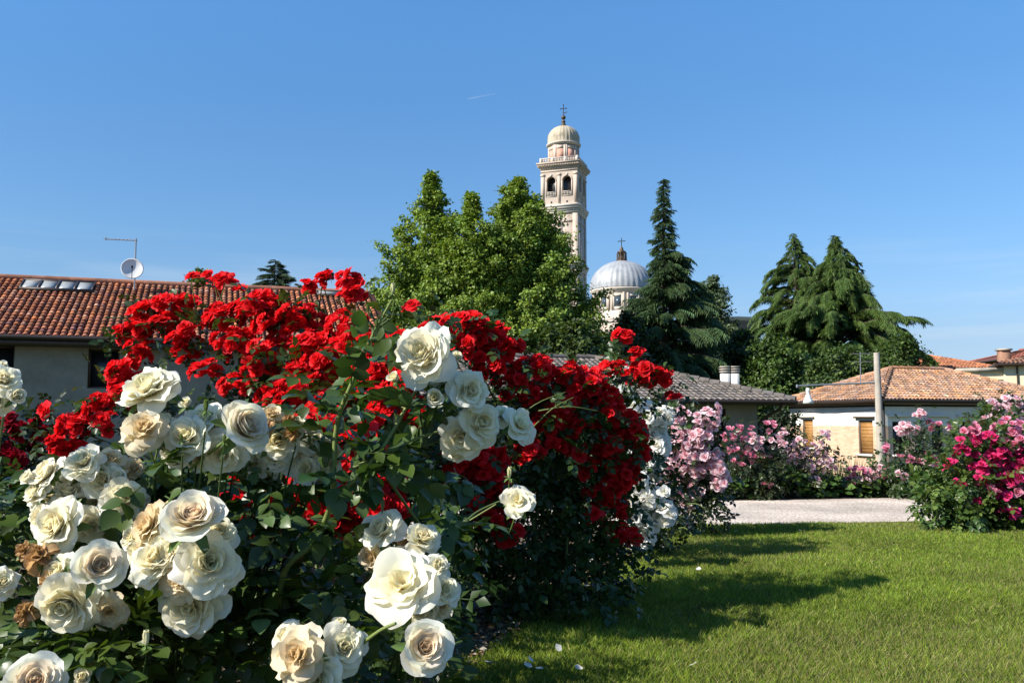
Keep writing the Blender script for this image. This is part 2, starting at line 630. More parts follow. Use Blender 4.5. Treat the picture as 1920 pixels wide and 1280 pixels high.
# ------------------------------------------------------------------ roof tiles
def tiles(mb, O, u, v, inside, umax, vmax, pu, pv, prof, C, r, lift=0.03, under=True, var=0.22, hue=0.08, alts=None):
    """Arched clay tiles in columns going up the slope: O eaves corner, u along eaves, v up the slope (unit)."""
    O, u, v = (np.asarray(a, float) for a in (O, u, v))
    n = np.cross(u, v)
    nu, nv = int(umax / pu), int(vmax / pv)
    I, J = np.meshgrid(np.arange(nu), np.arange(nv), indexing='ij')
    uc = (I + 0.5) * pu
    vc = (J + 0.5) * pv
    m = inside(uc, vc)
    I, J = I[m], J[m]
    N = len(I)
    k = 5
    a = np.linspace(0, PI, k)
    cx, cz = -0.5 * np.cos(a), np.sin(a)
    jit = r.normal(0, 0.02, (N, 1)) * pu
    u0 = ((I + 0.5) * pu)[:, None] + cx[None] * pu * 0.86 + jit
    u1 = ((I + 0.5) * pu)[:, None] + cx[None] * pu * 0.66 + jit
    h0 = cz[None] * prof + lift * 0.6 + r.normal(0, 0.004, (N, 1))
    h1 = cz[None] * prof * 0.82 - lift * 0.2
    v0 = np.repeat((J * pv - 0.04)[:, None], k, 1)
    v1 = np.repeat(((J + 1) * pv + 0.03)[:, None], k, 1)

    def pt(a_, b_, h_):
        return O + a_[..., None] * u + b_[..., None] * v + h_[..., None] * n
    V = np.stack([pt(u0, v0, h0), pt(u1, v1, h1)], 1).reshape(N, 2 * k, 3)
    Fc = np.array([(i, i + 1, k + i + 1, k + i) for i in range(k - 1)])
    Fs = (Fc[None] + (np.arange(N) * 2 * k)[:, None, None]).reshape(-1, 4)
    cc = tints(N, C, var, hue, r)
    if alts:
        for ac, pa in alts:
            mm = r.random(N) < pa
            cc[mm] = tints(mm.sum(), ac, var, hue, r)
    mb.add(V.reshape(-1, 3), Fs, np.repeat(cc, 2 * k, 0))
    # lower rims so the open ends read as dark arches
    return N


def poly_sheet(mb, pts, C, th=0.1, n=None):
    """Thin slab of a convex polygon: pts counter-clockwise seen from outside."""
    pts = np.asarray(pts, float)
    k = len(pts)
    if n is None:
        n = unit(np.cross(pts[1] - pts[0], pts[2] - pts[0]))
    V = np.concatenate([pts, pts - n * th])
    mb.add(V, np.arange(k)[None], C)
    mb.add(V, (np.arange(k)[::-1] + k)[None], C)
    mb.add(V, [(i, i + k, (i + 1) % k + k, (i + 1) % k) for i in range(k)], C)


def facade(mb, O, u, n, W, z0, z1, ops=(), depth=0.18, C=None):
    """Wall sheet from O along u (outward normal n) with rectangular openings (u0,u1,z0,z1) and reveals.
    The vertex colour carries (u, z) for brick patterns."""
    O, u, n = (np.asarray(a, float) for a in (O, u, n))
    us = sorted({0.0, W, *[a for o in ops for a in o[:2] if 0 < a < W]})
    zs = sorted({z0, z1, *[a for o in ops for a in o[2:4] if z0 < a < z1]})

    def pt(a, z, d=0.0):
        q = O + u * a - n * d
        return (q[0], q[1], z)
    for a, b in zip(us, us[1:]):
        for c, d in zip(zs, zs[1:]):
            ma, mc = (a + b) / 2, (c + d) / 2
            if any(o[0] < ma < o[1] and o[2] < mc < o[3] for o in ops):
                continue
            mb.add([pt(a, c), pt(b, c), pt(b, d), pt(a, d)], [(0, 1, 2, 3)],
                   np.array([(a, c, 0), (b, c, 0), (b, d, 0), (a, d, 0)]))
    for o in ops:
        a, b, c, d = max(o[0], 0), min(o[1], W), max(o[2], z0), min(o[3], z1)
        if c >= d:
            continue
        ring = [(a, c), (b, c), (b, d), (a, d)]
        for i in range(4):
            if (i == 0 and o[2] < z0) or (i == 2 and o[3] > z1):
                continue
            p, q = ring[i], ring[(i + 1) % 4]
            mb.add([pt(*p), pt(*p, depth), pt(*q, depth), pt(*q)], [(0, 1, 2, 3)],
                   np.array([(p[0], p[1], 0), (p[0] + depth, p[1], 0), (q[0] + depth, q[1], 0), (q[0], q[1], 0)]))


# ------------------------------------------------------------------ buildings
rb = np.random.default_rng(5)
Z3 = np.array([0, 0, 1.0])


def v3(a, z=0.0):
    return np.array([a[0], a[1], z], float)


def window_unit(parent, O, u, n, a, b, c, d, depth, pane_mat, frame_mat, fw=0.06, pane_name='pane', bars=0):
    """A window as a part (its frame) with the pane or shutter as a sub-part."""
    mb = MB()
    q = v3(O) - v3(n) * depth
    obox(mb, q + v3(u) * a + Z3 * c, u, n, b - a, 0.05, fw)
    obox(mb, q + v3(u) * a + Z3 * (d - fw), u, n, b - a, 0.05, fw)
    obox(mb, q + v3(u) * a + Z3 * (c + fw), u, n, fw, 0.05, d - c - 2 * fw)
    obox(mb, q + v3(u) * (b - fw) + Z3 * (c + fw), u, n, fw, 0.05, d - c - 2 * fw)
    if bars:
        obox(mb, q + v3(u) * ((a + b) / 2 - 0.03) + Z3 * (c + fw), u, n, 0.06, 0.05, d - c - 2 * fw)
    w = mb.build("window", frame_mat, parent)
    mb = MB()
    obox(mb, q + v3(u) * (a + fw * .5) - v3(n) * 0.02 + Z3 * (c + fw * .5), u, n, b - a - fw, 0.045, d - c - fw)
    nb = 9 if pane_name == 'shutter' else 0
    for i in range(nb):
        zz = c + fw + (d - c - 2 * fw) * (i + .5) / nb
        obox(mb, q + v3(u) * (a + fw * 1.6) + v3(n) * 0.025 + Z3 * zz, u, n, b - a - 3.2 * fw, 0.012, 0.03)
    XF[w.name] = XF[parent.name]
    mb.build(pane_name, pane_mat, w)
    return w


# ---- stucco house behind the roses
ang = math.radians(18)
u = np.array([math.cos(ang), math.sin(ang), 0])
n = np.array([math.sin(ang), -math.cos(ang), 0])
E = P(110, 631, 27.0)
L0 = E - u * 8.0
LEN = 18.2
RUN = 4.7
rise = Zat(529, 31.6) - E[2]
GZ = -1.35
house = thing("stucco_house", "grey rendered house in shade under a long terracotta tiled roof, behind the red roses", "house", (E[0], E[1], GZ), ang)
W0 = L0 - n * 0.5 + u * 0.3
wins = []
for (x0, x1, y0, y1) in ((166, 222, 653, 728), (-32, 24, 647, 733)):
    a_ = ray_plane(x0, y0, W0, n)
    b_ = ray_plane(x1, y1, W0, n)
    wins.append((np.dot(a_ - W0, u), np.dot(b_ - W0, u), b_[2], a_[2]))
wins.append((wins[0][0] + 4.4, wins[0][0] + 5.3, wins[0][2], wins[0][3]))
mb = MB()
facade(mb, W0, u, n, LEN - 0.6, GZ, E[2] + 0.1, wins, 0.25)
facade(mb, W0 + u * (LEN - .6), -n, u, 2 * RUN - 1.0, GZ, E[2] + 0.1)
facade(mb, W0 - n * (2 * RUN - 1.0), n, -u, 2 * RUN - 1.0, GZ, E[2] + 0.1)
facade(mb, W0 - n * (2 * RUN - 1.0), u, -n, LEN - .6, GZ, E[2] + 0.1)
for q in (W0, W0 + u * (LEN - .6)):
    mb.add([v3(q, E[2] + .1), v3(q - n * (2 * RUN - 1), E[2] + .1), v3(q - n * (RUN - .5), E[2] + rise - .1)], [(0, 1, 2)])
mb.build("wall", M['greywall'], house)
for w in wins:
    window_unit(house, W0, u, n, *w, 0.2, M['dark'], M['darkwood'])
v = unit(-n * RUN + Z3 * rise)
SL = math.hypot(RUN, rise)
mb = MB()
for s_, o_ in ((1, L0), (-1, L0 - n * 2 * RUN)):
    vv = unit(-n * RUN * s_ + Z3 * rise)
    nn = unit(np.cross(u, vv)) * s_
    poly_sheet(mb, [o_, o_ + u * LEN, o_ + u * LEN + vv * SL, o_ + vv * SL], (0.07, 0.03, 0.02), 0.12, nn)
tiles(mb, L0, u, v, lambda a, b: a > -1, LEN, SL, 0.20, 0.27, 0.065, (0.41, 0.150, 0.072), rb, 0.03, var=0.2, hue=0.08,
      alts=[((0.30, 0.12, 0.085), 0.15), ((0.52, 0.25, 0.15), 0.12)])
rt = L0 + v * SL
for i in range(int(LEN / 0.4)):
    q = rt + u * (0.4 * i)
    tube(mb, [q - u * .02 + Z3 * .02, q + u * .41 + Z3 * .035], [0.13, 0.11], 8, tints(1, (0.40, 0.18, 0.11), 0.15, 0.05, rb)[0])
mb.build("roof", M['tile'], house)
mb = MB()
tube(mb, [L0 + n * .06 - Z3 * .04, L0 + u * LEN + n * .06 - Z3 * .04], 0.075, 8)
obox(mb, L0 - n * 0.06 - Z3 * 0.28, u, n, LEN, 0.06, 0.2)
obox(mb, L0 - n * 0.5 - Z3 * 0.28, u, n, LEN, 0.42, 0.04)
mb.build("gutter", M['gutter'], house)


def roof_frame(px0, py0, px1, py1, npanes, name):
    nr = unit(np.cross(u, v))
    a_ = ray_plane(px0, py0, L0, nr)
    b_ = ray_plane(px1, py1, L0, nr)
    ua, va = np.dot(a_ - L0, u), min(np.dot(a_ - L0, v), SL - .15)
    ub, vb = np.dot(b_ - L0, u), np.dot(b_ - L0, v)
    O = L0 + nr * 0.09
    mb = MB()

    def rbox(a0, a1, b0, b1, h0, h1):
        q = [O + u * x + v * y + nr * h for h in (h0, h1) for x, y in ((a0, b0), (a1, b0), (a1, b1), (a0, b1))]
        mb.add(q, BOXF)
    f = 0.07
    rbox(ua, ub, vb, vb + f, -.1, .05)
    rbox(ua, ub, va - f, va, -.1, .05)
    w = (ub - ua) / npanes
    for i in range(npanes + 1):
        x = ua + w * i
        rbox(max(ua, x - f / 2), min(ub, x + f / 2), vb + f, va - f, -.1, .05)
    fr = mb.build(name, M['gutter'], house)
    XF[fr.name] = XF[house.name]
    for i in range(npanes):
        mb = MB()
        rbox(ua + w * i + f / 2, ua + w * (i + 1) - f / 2, vb + f, va - f, -.08, .02)
        mb.build("pane", M['skylight'], fr)


roof_frame(46, 529, 173, 551, 4, "skylight")
roof_frame(592, 547, 682, 560, 2, "skylight")

# ---- antenna mast with a satellite dish
d_ = 31.3
base = P(252, 542, d_)
ant = thing("television_antenna", "thin roof mast carrying a white satellite dish and one horizontal aerial boom, above terracotta tiles", "antenna", base)
mb = MB()
tube(mb, [base - Z3 * 0.3, P(255, 447, d_)], 0.028, 8)
mb.build("mast", M['greymetal'], ant)
mb = MB()
A_, B_ = P(257, 451, d_), P(198, 448, d_)
tube(mb, [A_, B_], 0.02, 6)
for t in np.linspace(0.05, 1, 9):
    q = A_ + (B_ - A_) * t
    tube(mb, [q - np.array([0, .16, 0]), q + np.array([0, .16, 0])], 0.006, 5)
tube(mb, [B_ - Z3 * .04, B_ + Z3 * .05], .03, 6)
mb.build("boom", M['greymetal'], ant)
mb = MB()
dc = P(248, 503, d_ - 0.25)
R_ = 0.39
ax = unit(np.array([0.35, -0.86, 0.30]))
X_ = unit(np.cross(ax, Z3))
Y_ = np.cross(X_, ax)
th = np.arange(32) * 2 * PI / 32
rr = np.linspace(0.001, 1, 9)
rings = []
for off in (0.0, -0.025):
    for r0 in rr:
        rings.append(dc + R_ * r0 * (np.cos(th)[:, None] * X_ * 0.94 + np.sin(th)[:, None] * Y_) + ax * (0.11 * (r0 ** 2 - 1) + off))
Vd = np.concatenate(rings[:9] + rings[9:][::-1])
Fd = [(i * 32 + j, i * 32 + (j + 1) % 32, (i + 1) * 32 + (j + 1) % 32, (i + 1) * 32 + j) for i in range(17) for j in range(32)]
mb.add(Vd, Fd)
dish = mb.build("satellite_dish", M['dishm'], ant, smooth=True)
XF[dish.name] = XF[ant.name]
mb = MB()
foc = dc + ax * 0.34 - Y_ * 0.1
tube(mb, [dc - Y_ * R_ * 0.98 - ax * .02, foc - Y_ * .06], 0.014, 6)
tube(mb, [foc - ax * 0.0, foc - ax * 0.11], 0.035, 8)
tube(mb, [dc - ax * .14, P(254, 508, d_)], 0.025, 6)
mb.build("feed_arm", M['iron'], dish)

# ---- brick and plaster house on the right
K = P(1655, 760, 38.0)
K[2] = 0
uR = np.array([0.954, 0.30, 0]) / np.hypot(.954, .3)
uL = np.array([-uR[1], uR[0], 0])
WD, DP, OV = 9.6, 6.6, 0.42
ze = Zat(748, 37.6)
hz = (DP / 2 + OV)
zr = Zat(691, 42.2)
GB = -2.2
bh = thing("brick_house", "low hip roofed house, white plaster over pinkish brick, behind the utility pole", "house", (K[0], K[1], GB), math.atan2(uR[1], uR[0]))
nR, nL = -uL, -uR
zband = ray_plane(1600, 798, K, nL)[2]
zcor = ray_plane(1600, 763, K, nL)[2]


def op(px0, py0, px1, py1, uu, nn):
    a_, b_ = ray_plane(px0, py0, K, nn), ray_plane(px1, py1, K, nn)
    x = sorted((np.dot(a_ - K, uu), np.dot(b_ - K, uu)))
    return (x[0], x[1], b_[2], a_[2])


opsL = [op(1636, 788, 1611, 850, uL, nL), op(1524, 786, 1506, 838, uL, nL)]
opsR = [op(1673, 790, 1698, 851, uR, nR), op(1746, 790, 1770, 851, uR, nR), op(1801, 790, 1826, 851, uR, nR), op(1873, 790, 1898, 851, uR, nR)]
for nm, mat, za, zb in (("brick_wall", 'brick', GB, zband), ("plaster_wall", 'white', zband, ze + 0.05)):
    mb = MB()
    facade(mb, K, uL, nL, DP, za, zb, opsL)
    facade(mb, K, uR, nR, WD, za, zb, opsR)
    facade(mb, K + uR * WD, uL, uR, DP, za, zb)
    facade(mb, K + uL * DP, uR, uL, WD, za, zb)
    mb.build(nm, M[mat], bh)
for k, o_ in enumerate(opsL):
    w = window_unit(bh, K, uL, nL, *o_, 0.12, M['shutter'], M['darkwood'], 0.05, 'shutter')
    mb = MB()
    obox(mb, K + uL * (o_[0] - .12) + Z3 * (o_[2] - .09), uL, nL, o_[1] - o_[0] + .24, .12, .085)
    mb.build("sill", M['white'], w)
    mb = MB()
    obox(mb, K + uL * (o_[0] - .15) + Z3 * (o_[3] + .10), uL, nL, o_[1] - o_[0] + .3, .14, .07)
    mb.build("hood", M['darkwood'] if k == 0 else M['white'], w)
for o_ in opsR:
    w = window_unit(bh, K, uR, nR, *o_, 0.14, M['dark'], M['darkwood'], 0.06, 'pane', 1)
    mb = MB()
    obox(mb, K + uR * (o_[0] - .12) + Z3 * (o_[2] - .09), uR, nR, o_[1] - o_[0] + .24, .12, .085)
    mb.build("sill", M['white'], w)
    mb = MB()
    obox(mb, K + uR * (o_[0] - .22) + Z3 * (o_[3] + .2), uR, nR, o_[1] - o_[0] + .5, .16, .09)
    mb.build("hood", M['white'], w)
mb = MB()
obox(mb, K + uL * DP + Z3 * zcor, -uL, nL, DP + .05, .05, .07)
obox(mb, K + uR * 0.002 + Z3 * (zcor + .001), uR, nR, WD, .045, .09)
obox(mb, K + nR * 0.05 + nL * .05 + Z3 * (GB + .1) - uR * 0.06, uR, nR, .09, .09, ze - GB - .2)
mb.build("string_course", M['gutter'], bh)


def hip_roof(parent, K, uR, uL, a0, a1, b0, b1, ze, zr, C, pu, pv, prof, faces, alts=None, var=0.25, hue=0.1, under=(0.2, 0.1, 0.06), trim=None, ridge=None):
    h = (b1 - b0) / 2
    rise = zr - ze
    sl = math.hypot(h, rise)
    pt = lambda a, b, z: np.array([*(K + uR * a + uL * b)[:2], z])
    c00, c10, c11, c01 = pt(a0, b0, ze), pt(a1, b0, ze), pt(a1, b1, ze), pt(a0, b1, ze)
    r0, r1 = pt(a0 + h, b0 + h, zr), pt(a1 - h, b0 + h, zr)
    mb = MB()
    for poly in ([c00, c10, r1, r0], [c10, c11, r1], [c11, c01, r0, r1], [c01, c00, r0]):
        nn = unit(np.cross(poly[1] - poly[0], poly[2] - poly[0]))
        mb.add(poly, [tuple(range(len(poly)))], under)
    mb.add([p - Z3 * .16 for p in (c00, c10, c11, c01)], [(3, 2, 1, 0)], under)
    for p, q in ((c00, c10), (c10, c11), (c11, c01), (c01, c00)):
        mb.add([p, q, q - Z3 * .16, p - Z3 * .16], [(3, 2, 1, 0)], under)
    La, Lb = a1 - a0, b1 - b0
    defs = {'front': (c00, uR, unit(uL * h + Z3 * rise), La), 'right': (c10, uL, unit(-uR * h + Z3 * rise), Lb),
            'back': (c11, -uR, unit(-uL * h + Z3 * rise), La), 'left': (c01, -uL, unit(uR * h + Z3 * rise), Lb)}
    for f in faces:
        O_, uu, vv, LL = defs[f]
        tiles(mb, O_, uu, vv, lambda a, b, LL=LL: (a > b / sl * h) & (a < LL - b / sl * h), LL, sl, pu, pv, prof, C, rb, 0.03, var=var, hue=hue, alts=alts)
    for p, q in ((c00, r0), (c10, r1), (r0, r1), (c01, r0), (c11, r1)):
        m_ = max(2, int(np.linalg.norm(q - p) / 0.38))
        for i in range(m_):
            x0, x1 = p + (q - p) * i / m_, p + (q - p) * (i + 1.08) / m_
            tube(mb, [x0 + Z3 * .03, x1 + Z3 * .015], [0.13, 0.105], 8, tints(1, ridge or C, var * .7, hue, rb)[0])
    rf = mb.build("roof", M['tile'], parent)
    mb = MB()
    for p, q, nn in ((c00, c10, -uL), (c01, c00, -uR)):
        tube(mb, [p + nn * .07 - Z3 * .06, q + nn * .07 - Z3 * .06], 0.07, 8)
    XF[rf.name] = XF[parent.name]
    mb.build("gutter", M['gutter'], rf)
    return rf


hip_roof(bh, K, uR, uL, -OV, WD + OV, -OV, DP + OV, ze, zr, (0.50, 0.28, 0.17), 0.19, 0.30, 0.06, ('front', 'left', 'right'),
         alts=[((0.30, 0.17, 0.11), 0.18), ((0.58, 0.38, 0.25), 0.14), ((0.38, 0.25, 0.17), 0.15)], var=0.15)

# aerial on that roof
aq = P(1613, 705, 40.5)
an = thing("roof_aerial", "small grey comb aerial on the hip roof behind the utility pole", "antenna", aq)
mb = MB()
tube(mb, [aq - Z3 * .4, P(1613, 660, 40.5)], 0.022, 6)
mb.build("mast", M['greymetal'], an)
mb = MB()
for py in (663, 678):
    a_, b_ = P(1597, py + (0 if py < 670 else 1), 40.5), P(1634, py, 40.5)
    tube(mb, [a_, b_], 0.014, 5)
    for t in np.linspace(0, 1, 6):
        q = a_ + (b_ - a_) * t
        tube(mb, [q - np.array([0, .2, 0]), q + np.array([0, .2, 0])], 0.007, 4)
mb.build("boom", M['greymetal'], an)

# ---- grey tiled house
Kg = P(1492, 750, 32.0)
zeg = Kg[2]
Kg[2] = 0
ag = math.atan2(.25, .97)
vR = np.array([math.cos(ag), math.sin(ag), 0])
vL = np.array([-vR[1], vR[0], 0])
gh = thing("grey_tiled_house", "low grey house with a grey brown tiled hip roof and paired white chimneys", "house", (Kg[0], Kg[1], GZ), ag)
hip_roof(gh, Kg, vR, vL, -19.0, 0.0, 0.0, 11.0, zeg, Zat(671, 35.9), (0.235, 0.20, 0.17), 0.22, 0.33, 0.035, ('front', 'right'), var=0.13, hue=0.03,
         under=(0.10, 0.085, 0.075), alts=[((0.17, 0.15, 0.13), .2)], ridge=(0.16, 0.14, 0.125))
Wg = Kg - vR * 1.0 + vL * 0.9
Wg0 = Wg - vR * 17.0
gp = []
for (x0, x1, y0, y1) in ((1318, 1363, 766, 850),):
    a_, b_ = ray_plane(x0, y0, Wg0, -vL), ray_plane(x1, y1, Wg0, -vL)
    gp.append((np.dot(a_ - Wg0, vR), np.dot(b_ - Wg0, vR), b_[2], a_[2]))
mb = MB()
facade(mb, Wg0, vR, -vL, 17.0, GZ, zeg + .2, gp)
facade(mb, Wg, vL, vR, 9.0, GZ, zeg + .2)
facade(mb, Wg0, vL, -vR, 9.0, GZ, zeg + .2)
facade(mb, Wg0 + vL * 9, vR, vL, 17.0, GZ, zeg + .2)
mb.build("wall", M['greywall'], gh)
for w in gp:
    window_unit(gh, Wg0, vR, -vL, *w, 0.12, M['dark'], M['darkwood'])
mb = MB()
q = ray_plane(1440, 762, Wg0, -vL)
q2 = ray_plane(1424, 790, Wg0, -vL)
tube(mb, spline([q - vL * 1.0 + Z3 * .1, q - vL * .7 - Z3 * .12, q2 - vL * .1, q2 - vL * .1 - Z3 * 0.5, np.array([*(q2 - vL * .1)[:2], GZ])], 20), 0.05, 8)
mb.build("downpipe", M['gutter'], gh)
for x0, x1 in ((1354, 1369), (1371.5, 1386)):
    a_, b_ = P(x0, 724, 36.5), P(x1, 687, 36.5)
    w = b_[0] - a_[0]
    mb = MB()
    box(mb, a_[0], b_[0], 36.5, 36.5 + w, a_[2] - 1.2, b_[2] - .28)
    ch = mb.build("chimney", M['white'], gh)
    XF[ch.name] = XF[gh.name]
    mb = MB()
    for k in range(3):
        z_ = b_[2] - .28 + k * .1
        box(mb, a_[0] + .03, b_[0] - .03, 36.53, 36.5 + w - .03, z_, z_ + .05)
        box(mb, a_[0] - .03, b_[0] + .03, 36.47, 36.53 + w, z_ + .05, z_ + .1)
    mb.build("chimney_cap", M['pole'], ch)

# ---- far houses at the right edge
d_ = 74.0
oh = thing("orange_roof_house", "distant house with an orange tiled roof, right of the dark cedars", "house", (*P(1800, 690, d_)[:2], GZ))
X0, X1 = P(1690, 690, d_)[0], P(1876, 690, d_)[0]
KO = np.array([X0, d_, 0])
ex, ey = np.array([1.0, 0, 0]), np.array([0, 1.0, 0])
zo = Zat(689, d_)
hip_roof(oh, KO, ex, ey, 0, X1 - X0, 0, 8.0, zo, Zat(667, d_ + 4), (0.50, 0.20, 0.10), 0.28, 0.45, 0.07, ('front',), var=0.15, hue=0.06, under=(.2, .08, .05))
mb = MB()
facade(mb, KO + ex * .5 + ey * .5, ex, -ey, X1 - X0 - 1, GZ, zo + .1)
facade(mb, KO + ex * (X1 - X0 - .5) + ey * .5, ey, ex, 7, GZ, zo + .1)
mb.build("wall", M['greywall'], oh)

d_ = 58.0
ac_ = math.radians(22)
fx_ = np.array([math.cos(ac_), -math.sin(ac_), 0])
fy_ = np.array([math.sin(ac_), math.cos(ac_), 0])
cr = thing("cream_house", "cream house with a flat roofed wing and a brick chimney, cut by the right edge", "house", (*P(1890, 700, d_)[:2], GZ))
X0, Xm, X1 = P(1803, 700, d_)[0], P(1872, 700, d_)[0], P(2080, 700, d_)[0]
mb = MB()
q = np.array([X0, d_, 0])
zt = Zat(697, d_)
QM = q + fx_ * (Xm - X0) - fy_ * .25
wa = [(P(x0, 700, d_)[0] - X0, P(x1, 700, d_)[0] - X0, Zat(y1, d_), Zat(y0, d_)) for x0, x1, y0, y1 in ((1851, 1874, 712, 735), (1914, 1930, 711, 740))]
facade(mb, q, fx_, -fy_, Xm - X0, GZ, zt, wa)
facade(mb, q, fy_, -fx_, 8, GZ, zt)
mb.add([v3(p_, zt) for p_ in (q, q + fx_ * (Xm - X0), q + fx_ * (Xm - X0) + fy_ * 8, q + fy_ * 8)], [(0, 1, 2, 3)])
facade(mb, QM, fx_, -fy_, X1 - Xm, GZ, Zat(684, d_), [(wa[1][0] - (Xm - X0), wa[1][1] - (Xm - X0), wa[1][2], wa[1][3])])
facade(mb, QM, fy_, -fx_, 9, zt - 3, Zat(684, d_))
mb.build("wall", M['cream'], cr)
window_unit(cr, q, fx_, -fy_, *wa[0], 0.12, M['darkwood'], M['white'])
window_unit(cr, QM, fx_, -fy_, wa[1][0] - (Xm - X0), wa[1][1] - (Xm - X0), wa[1][2], wa[1][3], 0.12, M['darkwood'], M['white'])
mb = MB()
obox(mb, q - fx_ * .3 - fy_ * .3 + Z3 * (zt + .003), fx_, fy_, Xm - X0 + .28, 8.5, .22)
mb.build("parapet_slab", M['pole'], cr)
hip_roof(cr, QM, fx_, fy_, -.4, X1 - Xm, -.5, 9, Zat(684, d_), Zat(664, d_ + 4.5), (0.42, 0.22, 0.14), 0.25, 0.4, 0.06, ('front', 'left'), var=0.2, under=(.17, .09, .06))
mb = MB()
tube(mb, [v3(QM + fx_ * .75 - fy_ * .08, Zat(686, d_)), v3(QM + fx_ * .75 - fy_ * .08, GZ)], .05, 6)
mb.build("downpipe", M['gutter'], cr)
mb = MB()
a_, b_ = P(1873, 690, d_ - .6 + 4), P(1889, 654, d_ + 3.4)
box(mb, a_[0], b_[0], d_ + 3, d_ + 3.6, a_[2] - 1, b_[2] - .12)
chm = mb.build("chimney", M['tile'], cr)
for at_ in chm.data.color_attributes['tint'].data:
    at_.color = (0.36, 0.20, 0.13, 1)
XF[chm.name] = XF[cr.name]
mb = MB()
box(mb, a_[0] - .08, b_[0] + .08, d_ + 2.92, d_ + 3.68, b_[2] - .12, b_[2])
mb.build("chimney_cap", M['pole'], chm)
d_ = 82.0
rh = thing("red_roof_house", "distant red brown roof just above the brick chimney at the right edge", "house", (*P(1930, 690, d_)[:2], GZ))
X0, X1 = P(1886, 690, d_)[0], P(2060, 690, d_)[0]
KR = np.array([X0, d_, 0])
hip_roof(rh, KR, ex, ey, 0, X1 - X0, 0, 9, Zat(672, d_), Zat(656, d_ + 4.5), (0.36, 0.13, 0.09), 0.3, 0.45, 0.06, ('front',), var=0.15, under=(.17, .07, .05))
mb = MB()
facade(mb, KR + ey * .4 + ex * .4, ex, -ey, X1 - X0 - .8, GZ, Zat(673, d_))
mb.build("wall", M['cream'], rh)

# ------------------------------------------------------------------ bell tower (local coordinates, front = -y)
D = 170.0
TP = P(1059, 700, D)
HW = 3.52
tw = thing("bell_tower", "tall cream stone bell tower with arched belfry and ribbed ochre dome, rising behind the tree", "tower", (TP[0], TP[1], -1.4), math.radians(-18))
T = lambda py: Zat(py, D - 2.5) + 1.4


def sq(mb, hw, z0, z1):
    box(mb, -hw, hw, -hw, hw, z0, z1)


def four(fn):
    """Run fn(R) for each of the four faces: R maps (across, out, z) to local xyz."""
    for k in range(4):
        a = k * PI / 2
        c, s = math.cos(a), math.sin(a)
        fn(lambda x, o, z, c=c, s=s: (c * x + s * o, s * x - c * o, z))


def fbox(mb, R, x0, x1, o0, o1, z0, z1):
    mb.add([R(x0, o1, z0), R(x1, o1, z0), R(x1, o0, z0), R(x0, o0, z0), R(x0, o1, z1), R(x1, o1, z1), R(x1, o0, z1), R(x0, o0, z1)], BOXF)


def arch_wall(mb, R, hw, z0, z1, ops, dep, seg=12):
    us = sorted({-hw, hw, *[a for o in ops for a in o[:2]]})
    for a, b in zip(us, us[1:]):
        o = [o for o in ops if o[0] - 1e-6 <= a and b <= o[1] + 1e-6]
        if not o:
            mb.add([R(a, hw, z0), R(b, hw, z0), R(b, hw, z1), R(a, hw, z1)], [(0, 1, 2, 3)])
            continue
        _, _, zs, zt = o[0]
        r = (b - a) / 2
        m = (a + b) / 2
        sp = zt - r
        mb.add([R(a, hw, z0), R(b, hw, z0), R(b, hw, zs), R(a, hw, zs)], [(0, 1, 2, 3)])
        th = np.linspace(PI, 0, seg + 1)
        pts = [(m + r * math.cos(t), sp + r * math.sin(t)) for t in th]
        for (xa, za), (xb, zb) in zip(pts, pts[1:]):
            mb.add([R(xa, hw, za), R(xb, hw, zb), R(xb, hw, z1), R(xa, hw, z1)], [(0, 1, 2, 3)])
            mb.add([R(xa, hw, za), R(xa, hw - dep, za), R(xb, hw - dep, zb), R(xb, hw, zb)], [(0, 1, 2, 3)])
        for x in (a, b):
            mb.add([R(x, hw, zs), R(x, hw - dep, zs), R(x, hw - dep, sp), R(x, hw, sp)], [(0, 1, 2, 3)])
        mb.add([R(a, hw, zs), R(b, hw, zs), R(b, hw - dep, zs), R(a, hw - dep, zs)], [(0, 1, 2, 3)])


mb = MB()
zc2, zbell = T(402), T(386)
sq(mb, HW - .18, 0, zc2)


def shaft_face(R):
    for x0, x1 in ((-HW + .01, -HW + .95), (HW - .95, HW - .01)):
        fbox(mb, R, x0, x1, HW - .20, HW - .0, 0.1, zc2 - .1)
    fbox(mb, R, -.45, .45, HW - .20, HW - .03, 0.1, zc2 - .1)
    for py in (415, 480, 512):
        fbox(mb, R, -HW + .96, -.46, HW - .2, HW - .06, T(py) - .3, T(py))
        fbox(mb, R, .46, HW - .96, HW - .2, HW - .06, T(py) - .3, T(py))


four(shaft_face)
mb.build("shaft", M['stone'], tw, world=False)
for py0, py1, e in ((402, 386, 0.42), (508, 494, 0.38)):
    mb = MB()
    z0, z1 = T(py0), T(py1)
    for i, t in enumerate((0.1, 0.35, 0.75, 1.0)):
        sq(mb, HW + e * t, z0 + (z1 - z0) * i / 4 + (.001 if i else 0), z0 + (z1 - z0) * (i + 1) / 4 - .001)
    mb.build("cornice", M['stonew'], tw, world=False)
mb = MB()
zt0, zt1 = T(386), T(318)
ow = 0.84
ops = [(-1.62 - ow + .1, -1.62 + ow + .1, T(370), T(333)), (1.62 - ow - .1, 1.62 + ow - .1, T(370), T(333))]
four(lambda R: arch_wall(mb, R, HW, zt0, zt1, ops, 0.7))
mb.build("belfry", M['stone'], tw, world=False)
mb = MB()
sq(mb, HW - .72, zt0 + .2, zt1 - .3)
mb.build("belfry_shade_core", M['dark'], tw, world=False)  # near-black block painted in place of the shade behind the arches
mb = MB()


